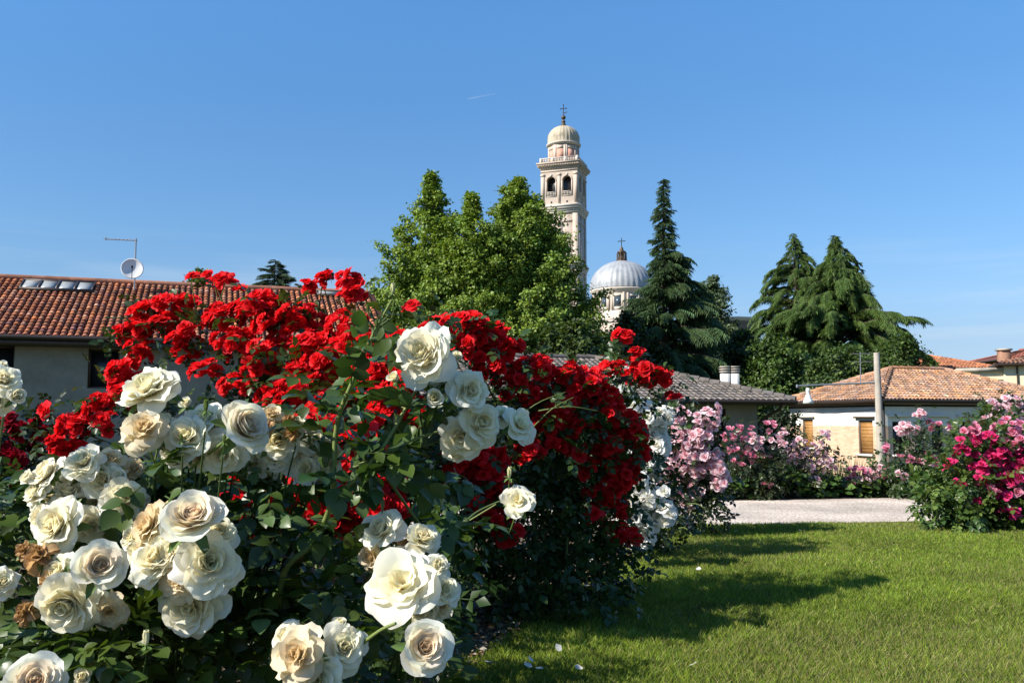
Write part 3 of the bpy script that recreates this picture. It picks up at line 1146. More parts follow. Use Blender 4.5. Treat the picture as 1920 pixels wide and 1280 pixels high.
def pil(R):
    for x, w in ((-HW + .34, .33), (0, .28), (HW - .34, .33)):
        fbox(mb, R, x - w, x + w, HW + .002, HW + .06, zt0 + .2, zt1 - 1.05)
        fbox(mb, R, x - w - .1, x + w + .1, HW + .004, HW + .13, zt1 - 1.35, zt1 - .95)
        fbox(mb, R, x - w - .06, x + w + .06, HW + .003, HW + .1, zt0 + .002, zt0 + .2)
    fbox(mb, R, -HW, HW, HW + .001, HW + .09, zt1 - .55, zt1 - .3)
    for o in ops:
        m = (o[0] + o[1]) / 2
        th = np.linspace(PI, 0, 13)
        for t0, t1 in zip(th, th[1:]):
            q = []
            for r_ in (ow, ow + .22):
                for t in (t0, t1):
                    q.append((m + r_ * math.cos(t), o[3] - ow + r_ * math.sin(t)))
            a, b, c, d = q
            mb.add([R(a[0], HW + .08, a[1]), R(b[0], HW + .08, b[1]), R(d[0], HW + .08, d[1]), R(c[0], HW + .08, c[1]),
                    R(a[0], HW, a[1]), R(b[0], HW, b[1]), R(d[0], HW, d[1]), R(c[0], HW, c[1])], BOXF)
        for x in (o[0] - .22, o[1]):
            fbox(mb, R, x, x + .22, HW + .001, HW + .08, o[2], o[3] - ow)
        fbox(mb, R, m - .16, m + .16, HW + .082, HW + .2, o[3] + .02, o[3] + .5)


four(pil)
mb.build("pilaster_order", M['stone'], tw, world=False)
def balc(R):
    for o in ops:
        mb = MB()
        z0, z1 = o[2], T(361)
        fbox(mb, R, o[0], o[1], HW - .1, HW + .1, z0, z0 + .12)
        fbox(mb, R, o[0], o[1], HW - .12, HW + .12, z1 - .12, z1)
        for x in np.linspace(o[0] + .1, o[1] - .1, 6):
            fbox(mb, R, x - .06, x + .06, HW - .06, HW + .06, z0 + .12, z1 - .12)
        mb.build("belfry_balustrade", M['stonew'], tw, world=False)


four(balc)


def slit(R):
    for sx in (-1, 1):
        mb = MB()
        fbox(mb, R, sx * 1.5 - .14, sx * 1.5 + .14, HW + .002, HW + .05, T(385) + .3, T(379))
        mb.build("slit_window", M['dark'], tw, world=False)


four(slit)
mb = MB()
z0, z1 = T(318), T(307)
for i, t in enumerate((0.25, .35, .7, .8, 1.0)):
    sq(mb, HW + .75 * t, z0 + (z1 - z0) * i / 5 + (.001 if i else 0), z0 + (z1 - z0) * (i + 1) / 5 - .001)


def dent(R):
    for x in np.linspace(-HW - .3, HW + .3, 24):
        fbox(mb, R, x - .09, x + .09, HW + .42, HW + .66, z0 + (z1 - z0) * .42, z0 + (z1 - z0) * .6)


four(dent)
mb.build("main_cornice", M['stone'], tw, world=False)
mb = MB()
zb0, zb1 = T(307), T(297.5)


def balu(R):
    hw = HW + .2
    fbox(mb, R, -hw, hw, hw - .24, hw, zb0, zb0 + .16)
    fbox(mb, R, -hw, hw, hw - .26, hw + .02, zb1 - .16, zb1)
    for x in np.linspace(-hw + .5, hw - .5, 21):
        fbox(mb, R, x - .08, x + .08, hw - .2, hw - .05, zb0 + .16, zb1 - .16)
    for x in (-hw + .22, -hw / 3, hw / 3, hw - .22):
        fbox(mb, R, x - .2, x + .2, hw - .27, hw + .03, zb0 + .02, zb1 + .04)


four(balu)
mb.build("balustrade", M['stonew'], tw, world=False)
mb = MB()
RD = 2.95
lathe(mb, [(RD, zb0), (RD, T(270)), (RD + .12, T(270)), (RD + .15, T(269)), (0.01, T(269))], 8, a0=PI / 8)
for k in range(8):
    a = k * PI / 4
    c, s = math.cos(a), math.sin(a)
    ap = RD * math.cos(PI / 8)
    R = lambda x, o, z: (c * o - s * x, s * o + c * x, z)
    fbox(mb, R, -1.12, -.72, ap - .1, ap + .09, zb0, T(271))
    fbox(mb, R, .72, 1.12, ap - .1, ap + .09, zb0, T(271))
    fbox(mb, R, -.719, .719, ap - .1, ap + .085, T(278.5), T(271.5))
mb.build("drum", M['stone'], tw, world=False)
for k in range(8):
    a = k * PI / 4
    c, s = math.cos(a), math.sin(a)
    ap = RD * math.cos(PI / 8)
    R = lambda x, o, z: (c * o - s * x, s * o + c * x, z)
    mb = MB()
    fbox(mb, R, -.68, .68, ap + .01, ap + .05, T(300), T(279))
    mb.build("drum_panel", M['pink'], tw, world=False)
mb = MB()
lathe(mb, [(RD, T(270) + .01), (RD + .1, T(269)), (RD + .35, T(267.5)), (RD + .38, T(265.5)), (RD + .1, T(265)), (.1, T(265))], 32)
mb.build("drum_cornice", M['stonew'], tw, world=False)


def ribbed_dome(mb, Rb, z0, z1, ribs, amp, stilt=0.18, seg=4, rows=18, tip=0.06, C=None):
    n_ = ribs * seg
    a = np.arange(n_) * 2 * PI / n_
    rib = 1 + amp * (np.arange(n_) % seg == 0)
    rows_ = []
    hh = z1 - z0
    rows_.append((Rb, z0))
    for t in np.linspace(0, 1, rows):
        ph = t * PI / 2 * .97
        rows_.append((Rb * math.cos(ph), z0 + hh * stilt + hh * (1 - stilt) * math.sin(ph) / math.sin(PI / 2 * .97)))
    V = np.concatenate([np.stack([r_ * rib * np.cos(a), r_ * rib * np.sin(a), np.full(n_, z_)], 1) for r_, z_ in rows_])
    Fc = [(i * n_ + j, i * n_ + (j + 1) % n_, (i + 1) * n_ + (j + 1) % n_, (i + 1) * n_ + j) for i in range(len(rows_) - 1) for j in range(n_)]
    mb.add(V, Fc, C)


mb = MB()
ribbed_dome(mb, 2.98, T(265), T(229), 28, 0.035, 0.3)
mb.build("dome", M['domestone'], tw, world=False)
mb = MB()
lathe(mb, [(.75, T(230.5)), (.7, T(228)), (.4, T(226)), (.3, T(222)), (.45, T(220.5)), (.22, T(218)), (.2, T(216)), (.36, T(215)), (.46, T(212.5)), (.36, T(210)), (.12, T(208.5)), (.06, T(207)), (.02, T(206))], 14)
mb.build("finial", M['bronze'], tw, world=False, smooth=True)
mb = MB()
tube(mb, [(0, 0, T(207.5)), (0, 0, T(188))], .075, 6)
tube(mb, [(-.62, 0, T(195.5)), (.62, 0, T(195.5))], .075, 6)
for x in (-.62, .62):
    lathe(mb, [(.01, T(195.5) - .14), (.13, T(195.5)), (.01, T(195.5) + .14)], 6, (x, 0))
lathe(mb, [(.01, T(188) - .14), (.13, T(188)), (.01, T(188) + .14)], 6)
mb.add([(0.05, -.03, T(205)), (.62, -.03, T(204)), (.72, -.03, T(201)), (.5, -.03, T(203)), (.05, -.03, T(203)),
        (0.05, .03, T(205)), (.62, .03, T(204)), (.72, .03, T(201)), (.5, .03, T(203)), (.05, .03, T(203))],
       [(0, 1, 6, 5), (1, 2, 7, 6), (2, 3, 8, 7), (3, 4, 9, 8)])
mb.add([(0.05, -.03, T(205)), (.62, -.03, T(204)), (.72, -.03, T(201)), (.5, -.03, T(203)), (.05, -.03, T(203))], [(0, 1, 2, 3, 4)])
mb.build("cross", M['iron'], tw, world=False)

# ------------------------------------------------------------------ domed church
D2 = 195.0
CP = P(1168, 700, D2)
chu = thing("domed_church", "church with a pale ribbed lead dome on a cream drum, left of the tall spruce", "church", (CP[0], CP[1], -1.4), math.radians(-18))
T2 = lambda py: Zat(py, D2 - 3) + 1.4
mb = MB()
ribbed_dome(mb, 6.85, T2(541), T2(485), 36, 0.022, 0.1, rows=20)
mb.build("dome", M['lead'], chu, world=False)
mb = MB()
lathe(mb, [(6.2, T2(552)), (6.5, T2(549)), (6.6, T2(547)), (6.9, T2(545)), (6.95, T2(542)), (6.6, T2(541.5)), (.1, T2(541.5))], 48)
mb.build("drum_cornice", M['stonew'], chu, world=False)
mb = MB()
lathe(mb, [(6.2, T2(595)), (6.2, T2(551.5))], 48)
lathe(mb, [(6.7, T2(600)), (6.7, T2(586)), (6.2, T2(584))], 48)
mb.build("drum", M['stonew'], chu, world=False)
for k in range(12):
    a = -PI / 2 + math.radians(18 + 15) - k * PI / 6
    c, s = math.cos(a), math.sin(a)
    R = lambda x, o, z: (c * o - s * x, s * o + c * x, z)
    mb = MB()
    for x in (-1.05, .75):
        fbox(mb, R, x, x + .3, 5.9, 6.32, T2(583), T2(555))
    fbox(mb, R, -.75, .75, 5.9, 6.32, T2(583), T2(578))
    fbox(mb, R, -.75, .75, 5.9, 6.32, T2(558), T2(555))
    w = mb.build("window", M['stonew'], chu, world=False)
    mb = MB()
    fbox(mb, R, -.6, .6, 5.9, 6.24, T2(577), T2(558.5))
    mb.build("pane", M['glass'], w, world=False)
mb = MB()
for k in range(12):
    a = -PI / 2 + math.radians(18) - k * PI / 6
    c, s = math.cos(a), math.sin(a)
    R = lambda x, o, z: (c * o - s * x, s * o + c * x, z)
    for x in (-.62, .22):
        fbox(mb, R, x, x + .4, 5.9, 6.42, T2(585), T2(551))
mb.build("pilaster_order", M['stone'], chu, world=False)
mb = MB()
lathe(mb, [(1.35, T2(488)), (1.3, T2(484.5)), (1.0, T2(483)), (.6, T2(480)), (.55, T2(472)), (.95, T2(469)), (.95, T2(467)), (.5, T2(465)), (.35, T2(462)), (.4, T2(460)), (.1, T2(458))], 16)
for k in range(8):
    a = k * PI / 4
    lathe(mb, [(.14, T2(484)), (.1, T2(469))], 6, (1.0 * math.cos(a), 1.0 * math.sin(a)))
mb.build("lantern", M['bronze'], chu, world=False)
mb = MB()
tube(mb, [(0, 0, T2(459)), (0, 0, T2(441))], .09, 6)
tube(mb, [(-.85, 0, T2(447)), (.85, 0, T2(447))], .09, 6)
mb.build("cross", M['iron'], chu, world=False)
mb = MB()
box(mb, -9, 9, -8.5, 9, 0, T2(608))
box(mb, -24, -9.01, -3, 9, 0, T2(590))
box(mb, -24.4, -8.9, -3.4, 9.4, T2(590) + .002, T2(587))
mb.build("nave_wall", M['stone'], chu, world=False)
mb = MB()
lathe(mb, [(9.3, T2(608)), (6.3, T2(598))], 8, a0=PI / 8)
mb.add([(-9.2, -8.7, T2(608) + .01), (9.2, -8.7, T2(608) + .01), (9.2, 9.2, T2(608) + .01), (-9.2, 9.2, T2(608) + .01)], [(0, 1, 2, 3)], (0.3, 0.14, 0.1))
mb.build("lower_roof", M['pole'], chu, world=False)
mb = MB()
xa, xb = P(1300, 610, D2)[0] - CP[0], P(1417, 610, D2)[0] - CP[0]
c, s = math.cos(math.radians(18)), math.sin(math.radians(18))
apx = (xb - 5.2, 0)
lathe(mb, [(5.6, 0), (5.6, T2(603))], 10, (apx[0] * c, apx[0] * s))
mb.build("apse", M['shadebrick'], chu, world=False)
mb = MB()
lathe(mb, [(5.5, T2(603.5)), (5.8, T2(602)), (5.8, T2(600)), (6.1, T2(599)), (6.15, T2(596)), (.1, T2(592))], 10, (apx[0] * c, apx[0] * s))
mb.build("apse_cornice", M['stonew'], chu, world=False)

# ------------------------------------------------------------------ utility pole with a lamp
d_ = 26.0
pb = P(1652.5, 886, d_)
gzp = GZ
pt_ = P(1643.5, 661, d_)
pb = np.array([P(1653, 886, d_)[0], d_, pb[2]])
up = thing("utility_pole", "weathered grey utility pole with a lamp arm, in front of the brick house corner", "pole", pb)
mb = MB()
tube(mb, spline([pb - Z3 * .6, pb, (pb + pt_) / 2, pt_], 12), np.linspace(0.125, 0.085, 12), 14)
mb.build("pole_shaft", M['pole'], up, smooth=False)
mb = MB()
A_, B_ = P(1647, 717, d_), P(1496, 723, d_)
tube(mb, [A_, B_], 0.026, 8)
tube(mb, [B_ + np.array([-.02, 0, -.05]), B_ + np.array([-.02, 0, .04])], 0.035, 6)
arm = mb.build("lamp_arm", M['greymetal'], up)
XF[arm.name] = XF[up.name]
mb = MB()
for t in (0.98, 0.8):
    tube(mb, [A_ + (B_ - A_) * t - Z3 * .02, A_ + (B_ - A_) * t - Z3 * .1], 0.03, 6)
tube(mb, [P(1644, 668, d_), A_ + (B_ - A_) * .98], 0.006, 4)
mb.build("stay_wire", M['iron'], up)
mb = MB()
lc = P(1515, 740, d_)
px = d_ / F
zz = lambda py: Zat(py, d_)
x_, y_ = lc[0], lc[1]
lathe(mb, [(.02, zz(727)), (.055, zz(728)), (.06, zz(733)), (.045, zz(735)), (.05, zz(738)), (.075, zz(742)), (.10, zz(747)), (.135, zz(751)), (.15, zz(756)), (.135, zz(756)), (.09, zz(748)), (.02, zz(744))], 20, (x_, y_))
lm = mb.build("lamp_shade", M['enamel'], up, smooth=True)
XF[lm.name] = XF[up.name]
mb = MB()
tube(mb, [(x_, y_, zz(722)), (x_, y_, zz(728))], .018, 6)
mb.build("lamp_hook", M['iron'], lm)
mb = MB()
q0, q1 = P(1480, 767, 37.0), pt_ + (pb - pt_) * .47
mb2 = spline([q0, (q0 + q1) / 2 - Z3 * .15, q1], 14)
tube(mb, mb2, .012, 5)
tag(mb.build("overhead_cable", M['iron']), "thin dark cable sagging from the utility pole across the white plaster wall", "cable")

# contrail high in the sky
mb = MB()
d_ = 3500.0
a_, b_ = P(875, 186, d_), P(934, 175, d_)
tube(mb, spline([a_, (a_ + b_) / 2, b_], 10), np.array([0.5, 2.2, 2.4, 2.3, 2.1, 1.9, 1.6, 1.2, .8, .2]), 8)
m, n_, p_, o_ = new_mat("ice_trail")
p_.inputs['Base Color'].default_value = (0.9, 0.9, 0.9, 1)
p_.inputs['Roughness'].default_value = 1.0
tb = n_.nodes.new("ShaderNodeBsdfTransparent")
mx = n_.nodes.new("ShaderNodeMixShader")
mx.inputs[0].default_value = 0.09
n_.links.new(tb.outputs[0], mx.inputs[1])
n_.links.new(p_.outputs[0], mx.inputs[2])
n_.links.new(mx.outputs[0], o_.inputs[0])
tag(mb.build("contrail", m), "thin short white contrail high in the blue sky, left of the bell tower", "contrail")
# ------------------------------------------------------------------ trees
def broadleaf(name, label, px, d, prof, seed, nlimb, leafL, nleaf, col, clump=0.55, ybase=None, cat="tree", group=None, alt=None, squash=0.6, zbase=-1.35, clear=0.12, depthf=1.0, barkr=0.16, upness=0.8, inner=0.35):
    """prof: list of (photo y, left half width px, right half width px)."""
    r = np.random.default_rng(seed)
    k = d / F
    base = np.array([P(px, 700, d)[0], d, zbase])
    ys = np.array([p[0] for p in prof], float)
    zs = np.array([Zat(y, d) for y in ys])
    lw = np.array([p[1] for p in prof]) * k
    rw = np.array([p[2] for p in prof]) * k
    o = np.argsort(zs)
    zs, lw, rw = zs[o], lw[o], rw[o]
    ztop, zbot = zs[-1], zs[0]
    t = thing(name, label, cat, base, 0, group)
    wood = MB()
    Ht = ztop - zbase
    tp = np.array([base + np.array([math.sin(i * 1.3 + seed) * .04 * i * .3, math.cos(i * 1.7) * .05 * i * .3, Ht * .97 * i / 9]) for i in range(10)])
    tube(wood, tp, np.linspace(barkr * Ht / 12, 0.02, 10), 8)
    # limb targets weighted by envelope width
    zz = np.linspace(zbot, ztop, 200)
    wgt = np.interp(zz, zs, lw + rw) + 0.25 * (lw + rw).max() * (zz > zbot + .8 * (ztop - zbot))
    cdf = np.cumsum(wgt) / wgt.sum()
    centers, radii = [], []
    for i in range(nlimb):
        zt = np.interp(r.random(), cdf, zz)
        az = r.random() * 2 * PI
        c, s = math.cos(az), math.sin(az)
        w = np.interp(zt, zs, rw if c > 0 else lw)
        wd = np.interp(zt, zs, (rw + lw) / 2) * depthf
        rad = r.uniform(0.68, 1.02) if r.random() < .78 else r.uniform(.2, .6)
        tgt = np.array([base[0] + c * w * rad, base[1] + s * wd * rad, zt])
        zst = max(zbase + Ht * clear, zt - 0.75 * math.hypot(c * w, s * wd) * r.uniform(.6, 1.1) - .3)
        st = np.array([np.interp(zst, tp[:, 2], tp[:, 0]), np.interp(zst, tp[:, 2], tp[:, 1]), zst])
        mid = (st + tgt) / 2 + np.array([0, 0, -.1 * np.linalg.norm(tgt - st)]) + r.normal(0, .15, 3)
        b = bez(st, mid, tgt, 7)
        tube(wood, b, np.linspace(.05 + .012 * np.linalg.norm(tgt - st), .012, 7), 5, cap=False)
        ln = np.linalg.norm(tgt - st)
        m = max(2, int(ln / (clump * .8)))
        for f in np.linspace(inner, 1.0, m):
            q = bez(st, mid, tgt, 21)[int(f * 20)]
            centers.append(q + r.normal(0, clump * .35, 3))
            radii.append(clump * r.uniform(.7, 1.2) * (0.75 if zt > zbot + .85 * (ztop - zbot) else 1) * (1.35 if r.random() < .25 else 1))
    for zc in np.arange(zbot + .84 * (ztop - zbot), ztop, clump * .33):
        w_ = (np.interp(zc, zs, lw) + np.interp(zc, zs, rw)) / 2
        q = np.array([np.interp(zc, tp[:, 2], tp[:, 0]), np.interp(zc, tp[:, 2], tp[:, 1]), zc])
        for _ in range(2):
            centers.append(q + r.normal(0, .3 * min(w_, 1.0), 3) * np.array([1, 1, .5]))
            radii.append(min(clump, .2 + .45 * w_))
    wood.build("trunk", M['bark'], t)
    centers, radii = np.array(centers), np.array(radii)
    radii = np.minimum(radii, .22 + .6 * (np.interp(centers[:, 2], zs, lw) + np.interp(centers[:, 2], zs, rw)) / 2)
    n = len(centers) * nleaf
    g = r.normal(0, 1, (n, 3))
    g = unit(g) * (r.random((n, 1)) ** 0.5) * np.where(r.random((n, 1)) < .22, r.uniform(1.0, 1.9, (n, 1)), 1.0)
    cc = np.repeat(centers, nleaf, 0)
    rr = np.repeat(radii, nleaf)[:, None]
    pos = cc + g * rr * np.array([1, 1, squash])
    outw = unit(pos - np.array([base[0], base[1], 0]) * np.array([1, 1, 0]) - np.array([0, 0, 1]) * (zbot + .3 * (ztop - zbot)))
    axis = g * 0.7 + r.normal(0, .5, (n, 3)) + np.array([0, 0, -.35])
    up = np.array([0, 0, upness]) + 0.7 * outw + r.normal(0, .45, (n, 3))
    ctint = np.repeat(tints(len(centers), col, .13, .06, r), nleaf, 0)
    C = np.clip(ctint * np.exp(r.normal(0, .2, (n, 1))), 0, 1)
    if alt is not None:
        mm = r.random(n) < alt[1]
        C[mm] = np.asarray(alt[0])
    keep = pos[:, 2] > zbase + .2
    mb = MB()
    scatter(mb, 'lo', pos[keep], axis[keep], up[keep], leafL * r.uniform(.65, 1.25, n)[keep], C[keep], 1.15)
    mb.build("crown", M['treeleaf'], t)
    return t


def spray_template(r):
    V, Fc = [], []
    for i in range(8):
        s = i / 8
        for sd in (-1, 1):
            k = len(V)
            w = .05
            L = .34 * (1 - .5 * s)
            z = -.22 * s * s
            V += [(s - w, sd * .01, z), (s + w, sd * .01, z), (s + .2 + r.normal(0, .03), sd * L, z - .16 - .15 * r.random())]
            Fc.append((k, k + 1, k + 2) if sd > 0 else (k, k + 2, k + 1))
    k = len(V)
    V += [(.85, -.05, -.17), (.85, .05, -.17), (1.15, 0, -.34)]
    Fc.append((k, k + 1, k + 2))
    return np.array(V), np.array(Fc)


def conifer(name, label, px, d, prof, seed, nbr, col, spray=0.8, droop=0.35, lift=0.25, nsp=16, lean=0.0, group=None, tip=0.25, zbase=-1.35, hang=0.35, tops=(), var=(.7, 1.1)):
    r = np.random.default_rng(seed)
    k = d / F
    base = np.array([P(px, 700, d)[0], d, zbase])
    ys = np.array([p[0] for p in prof], float)
    zs = np.array([Zat(y, d) for y in ys])
    lw = np.array([p[1] for p in prof]) * k
    rw = np.array([p[2] for p in prof]) * k
    o = np.argsort(zs)
    zs, lw, rw = zs[o], lw[o], rw[o]
    ztop, zbot = zs[-1], zs[0]
    t = thing(name, label, "tree", base, 0, group)
    wood = MB()
    Ht = ztop - zbase
    trunks = [(np.array([0, 0, 0.]), zbase, ztop, zs, lw, rw, nbr)]
    for (tx, ty, tz0, hw_, nb_) in tops:
        z0_, z1_ = Zat(tz0, d), Zat(ty, d)
        qz = np.array([z0_, z1_])
        trunks.append((np.array([(tx - px) * k, r.uniform(-1, 1), 0]), z0_, z1_, qz, np.array([hw_ * k, .05]), np.array([hw_ * k, .05]), nb_))
    Pp, Ax, Up, Ls = [], [], [], []
    for off, z0_, z1_, zs_, lw_, rw_, nb_ in trunks:
        tp = np.array([base + off + np.array([lean * (i / 9) ** 2 + r.normal(0, .03), r.normal(0, .03), z0_ - zbase + (z1_ - z0_) * i / 9 - (0.6 if i == 0 and z0_ > zbase else 0)]) for i in range(10)])
        tube(wood, tp, np.linspace(.024 * (z1_ - z0_) + .05, .02, 10), 7)
        zlow = max(zs_[0], z0_ + .2)
        zb = zlow + (z1_ - zlow) * (np.arange(nb_) + r.random(nb_)) / nb_
        for i, z in enumerate(zb):
            az = i * 2.399 + r.normal(0, .35)
            c, s = math.cos(az), math.sin(az)
            w = np.interp(z, zs_, rw_ if c > 0 else lw_)
            wd = np.interp(z, zs_, (rw_ + lw_) / 2)
            ex_ = math.hypot(c * w, s * wd) * r.uniform(*var) + .06
            st = np.array([np.interp(z, tp[:, 2], tp[:, 0]), np.interp(z, tp[:, 2], tp[:, 1]), z])
            hd = unit(np.array([c * w + 1e-3, s * wd, 0]))
            f = np.linspace(0, 1, 9)
            zz = lift * ex_ * f * 1.2 - (droop + .08 * r.normal()) * ex_ * f ** 2 - tip * min(ex_, 2.0) * f ** 5
            b = st + hd * (ex_ * f)[:, None] + np.stack([0 * f, 0 * f, zz], 1)
            tube(wood, b, np.linspace(.025 + .014 * ex_, .008, 9), 4, cap=False)
            m = max(3, int(nsp * (0.25 + ex_ / 3.0)))
            ff = np.sqrt(r.uniform(0.02, 1, m)) * .98
            ff = np.concatenate([ff, [1.0]])
            q = np.stack([np.interp(ff, f, b[:, j]) for j in range(3)], 1)
            tg = np.stack([np.interp(ff, f, np.gradient(b[:, j])) for j in range(3)], 1)
            tg = unit(tg)
            sd = np.cross(tg, Z3) * r.choice([-1, 1], len(ff))[:, None]
            spread = r.uniform(.1, 1.1, (len(ff), 1)) * (1.15 - .8 * ff[:, None])
            a = tg + sd * spread + np.array([0, 0, -1.0]) * (hang * r.uniform(.3, 1.3, (len(ff), 1)))
            Pp.append(q)
            Ax.append(a)
            Up.append(np.tile(Z3, (len(ff), 1)) + r.normal(0, .25, (len(ff), 3)))
            Ls.append(spray * r.uniform(.6, 1.15, len(ff)) * np.clip(.35 + ex_ / 2.2, .35, 1.1))
    wood.build("trunk", M['bark'], t)
    Pp, Ax, Up, Ls = (np.concatenate(x) for x in (Pp, Ax, Up, Ls))
    mb = MB()
    tp3 = [spray_template(r) for _ in range(3)]
    idx = r.integers(0, 3, len(Pp))
    for j in range(3):
        m = idx == j
        scatter(mb, tp3[j], Pp[m], Ax[m], Up[m], Ls[m], tints(m.sum(), col, .22, .08, r))
    mb.build("crown", M['needle'], t)
    return t


LG = "leafy lime trees in front of the bell tower"
LIME = (0.165, 0.238, 0.036)
broadleaf("lime_tree", "leafy green tree with a pointed crown, leftmost of the tall trio before the bell tower", 808, 51,
          [(328, 3, 3), (345, 12, 11), (370, 24, 22), (395, 40, 36), (402, 84, 42), (440, 90, 48), (490, 106, 66), (560, 114, 82), (640, 122, 86), (720, 104, 76)], 31, 165, .175, 88, LIME, .40, group=LG, alt=((.22, .30, .06), .15))
broadleaf("lime_tree", "slim leafy green tree squeezed between two taller ones of the trio", 884, 49.5,
          [(366, 4, 4), (390, 18, 16), (420, 40, 36), (470, 62, 58), (600, 76, 76), (720, 70, 70)], 32, 130, .175, 88, LIME, .40, group=LG, alt=((.22, .30, .06), .15))
broadleaf("lime_tree", "broad leafy green tree directly before the bell tower shaft, widest of the trio", 968, 52,
          [(340, 4, 4), (362, 24, 26), (392, 46, 70), (420, 68, 94), (450, 84, 122), (500, 96, 142), (545, 100, 172), (570, 102, 190), (640, 100, 186), (730, 96, 165)], 33, 330, .175, 88, LIME, .42, group=LG, alt=((.22, .30, .06), .15))

conifer("spruce_tree", "tall slender dark conifer with a bent thin tip, right of the church dome", 1246, 60,
        [(335, 1, 1), (380, 4, 4), (405, 15, 9), (430, 8, 10), (470, 16, 20), (500, 18, 42), (560, 34, 70), (600, 56, 82), (640, 98, 104), (700, 104, 108), (745, 90, 95)], 41, 250, (0.046, 0.082, 0.028),
        spray=1.0, droop=.62, lift=.40, nsp=36, lean=.12, tip=-.22, hang=.42, var=(.5, 1.22))
CG = "dark cedars behind the brick house"
CED = (0.055, 0.095, 0.018)
conifer("cedar_tree", "dark cedar with two close narrow tops, left one of the pair behind the brick house", 1502, 72,
        [(437, 1, 1), (470, 14, 18), (500, 34, 30), (530, 52, 46), (570, 72, 60), (620, 74, 64), (680, 90, 80), (740, 86, 80)], 42, 150, CED, spray=.95, droop=.44, lift=.52, nsp=26, var=(.5, 1.22), hang=.46, tip=.2, group=CG, lean=-.35,
        tops=((1514, 450, 540, 20, 36),))
conifer("cedar_tree", "largest dark cedar with wide drooping boughs, right one of the pair behind the brick house", 1575, 69,
        [(441, 1, 1), (470, 15, 15), (500, 30, 32), (540, 58, 54), (580, 88, 82), (610, 108, 108), (640, 124, 142), (690, 118, 132), (740, 96, 130)], 43, 235, CED, spray=1.0, droop=.44, lift=.52, nsp=28, var=(.5, 1.22), hang=.46, tip=.2, group=CG,
        tops=((1618, 490, 600, 36, 40),))
conifer("spruce_tree", "tiny dark spruce top poking above the terracotta roof ridge", 511, 60,
        [(487, 1, 1), (505, 12, 12), (525, 24, 26), (550, 36, 38), (640, 60, 60)], 44, 110, (0.04, 0.068, 0.03), spray=.85, droop=.3, lift=.35, nsp=34, hang=.2, tip=-.05)
broadleaf("garden_tree", "small bright green treetop behind the ridge, near the single red roses", 372, 48, [(514, 6, 8), (530, 26, 36), (560, 40, 46), (640, 50, 50)], 45, 40, .2, 70, (0.10, 0.15, 0.04), .5)
broadleaf("willow_tree", "hazy grey green loose tree behind the tall spruce's right side", 1338, 78,
          [(520, 6, 6), (545, 30, 24), (580, 46, 44), (620, 56, 54), (700, 60, 56), (760, 50, 50)], 46, 110, .24, 60, (0.085, 0.12, 0.06), .55, upness=.4)
BG_ = "dense trees behind the low houses"
DG = (0.048, 0.085, 0.018)
for nm, lab, px, d, prof, seed, nl, col in (
        ("shade_tree", "dense mid green tree below the left cedar, rising between the two low roofs", 1456, 58, [(634, 10, 10), (652, 40, 36), (690, 62, 64), (760, 66, 66)], 51, 90, (0.055, 0.10, 0.02)),
        ("shade_tree", "dark leafy tree behind the white paired chimneys", 1392, 62, [(622, 8, 8), (650, 30, 34), (700, 52, 50), (770, 60, 60)], 52, 80, (0.035, 0.06, 0.018)),
        ("shade_tree", "rounded green tree under the right cedar's outer boughs, beside the orange roof", 1692, 62, [(630, 8, 8), (645, 34, 30), (680, 52, 46), (760, 56, 50)], 53, 80, DG),
        ("shade_tree", "low green tree just behind the roof aerial and hip roof", 1590, 54, [(655, 20, 20), (680, 66, 56), (720, 76, 66), (780, 76, 66)], 54, 100, (0.05, 0.085, 0.02)),
        ("shade_tree", "dark tree under the tall spruce, above the grey tiled roof", 1180, 57, [(590, 10, 10), (620, 40, 44), (680, 70, 80), (760, 80, 80)], 55, 110, (0.03, 0.05, 0.016)),
        ("shade_tree", "deep green tree under the broad leafy tree, over the grey roof's left end", 1080, 46, [(610, 12, 12), (635, 60, 50), (690, 80, 80), (760, 80, 80)], 56, 110, (0.05, 0.08, 0.02)),
        ("shade_tree", "light green low tree beneath the trio, just above the red roses", 850, 44, [(590, 40, 30), (620, 100, 90), (680, 120, 110), (760, 120, 110)], 57, 150, (0.085, 0.125, 0.03))):
    broadleaf(nm, lab, px, d, prof, seed, nl, .22, 70, col, .55, group=BG_, alt=((.13, .19, .04), .06))
broadleaf("dark_shrub", "dark shrub in the shady gap between the grey house and the brick house", 1456, 37, [(770, 20, 20), (790, 38, 30), (850, 44, 34), (900, 44, 34)], 58, 50, .14, 60, (0.02, 0.032, 0.012), .35, cat="shrub")
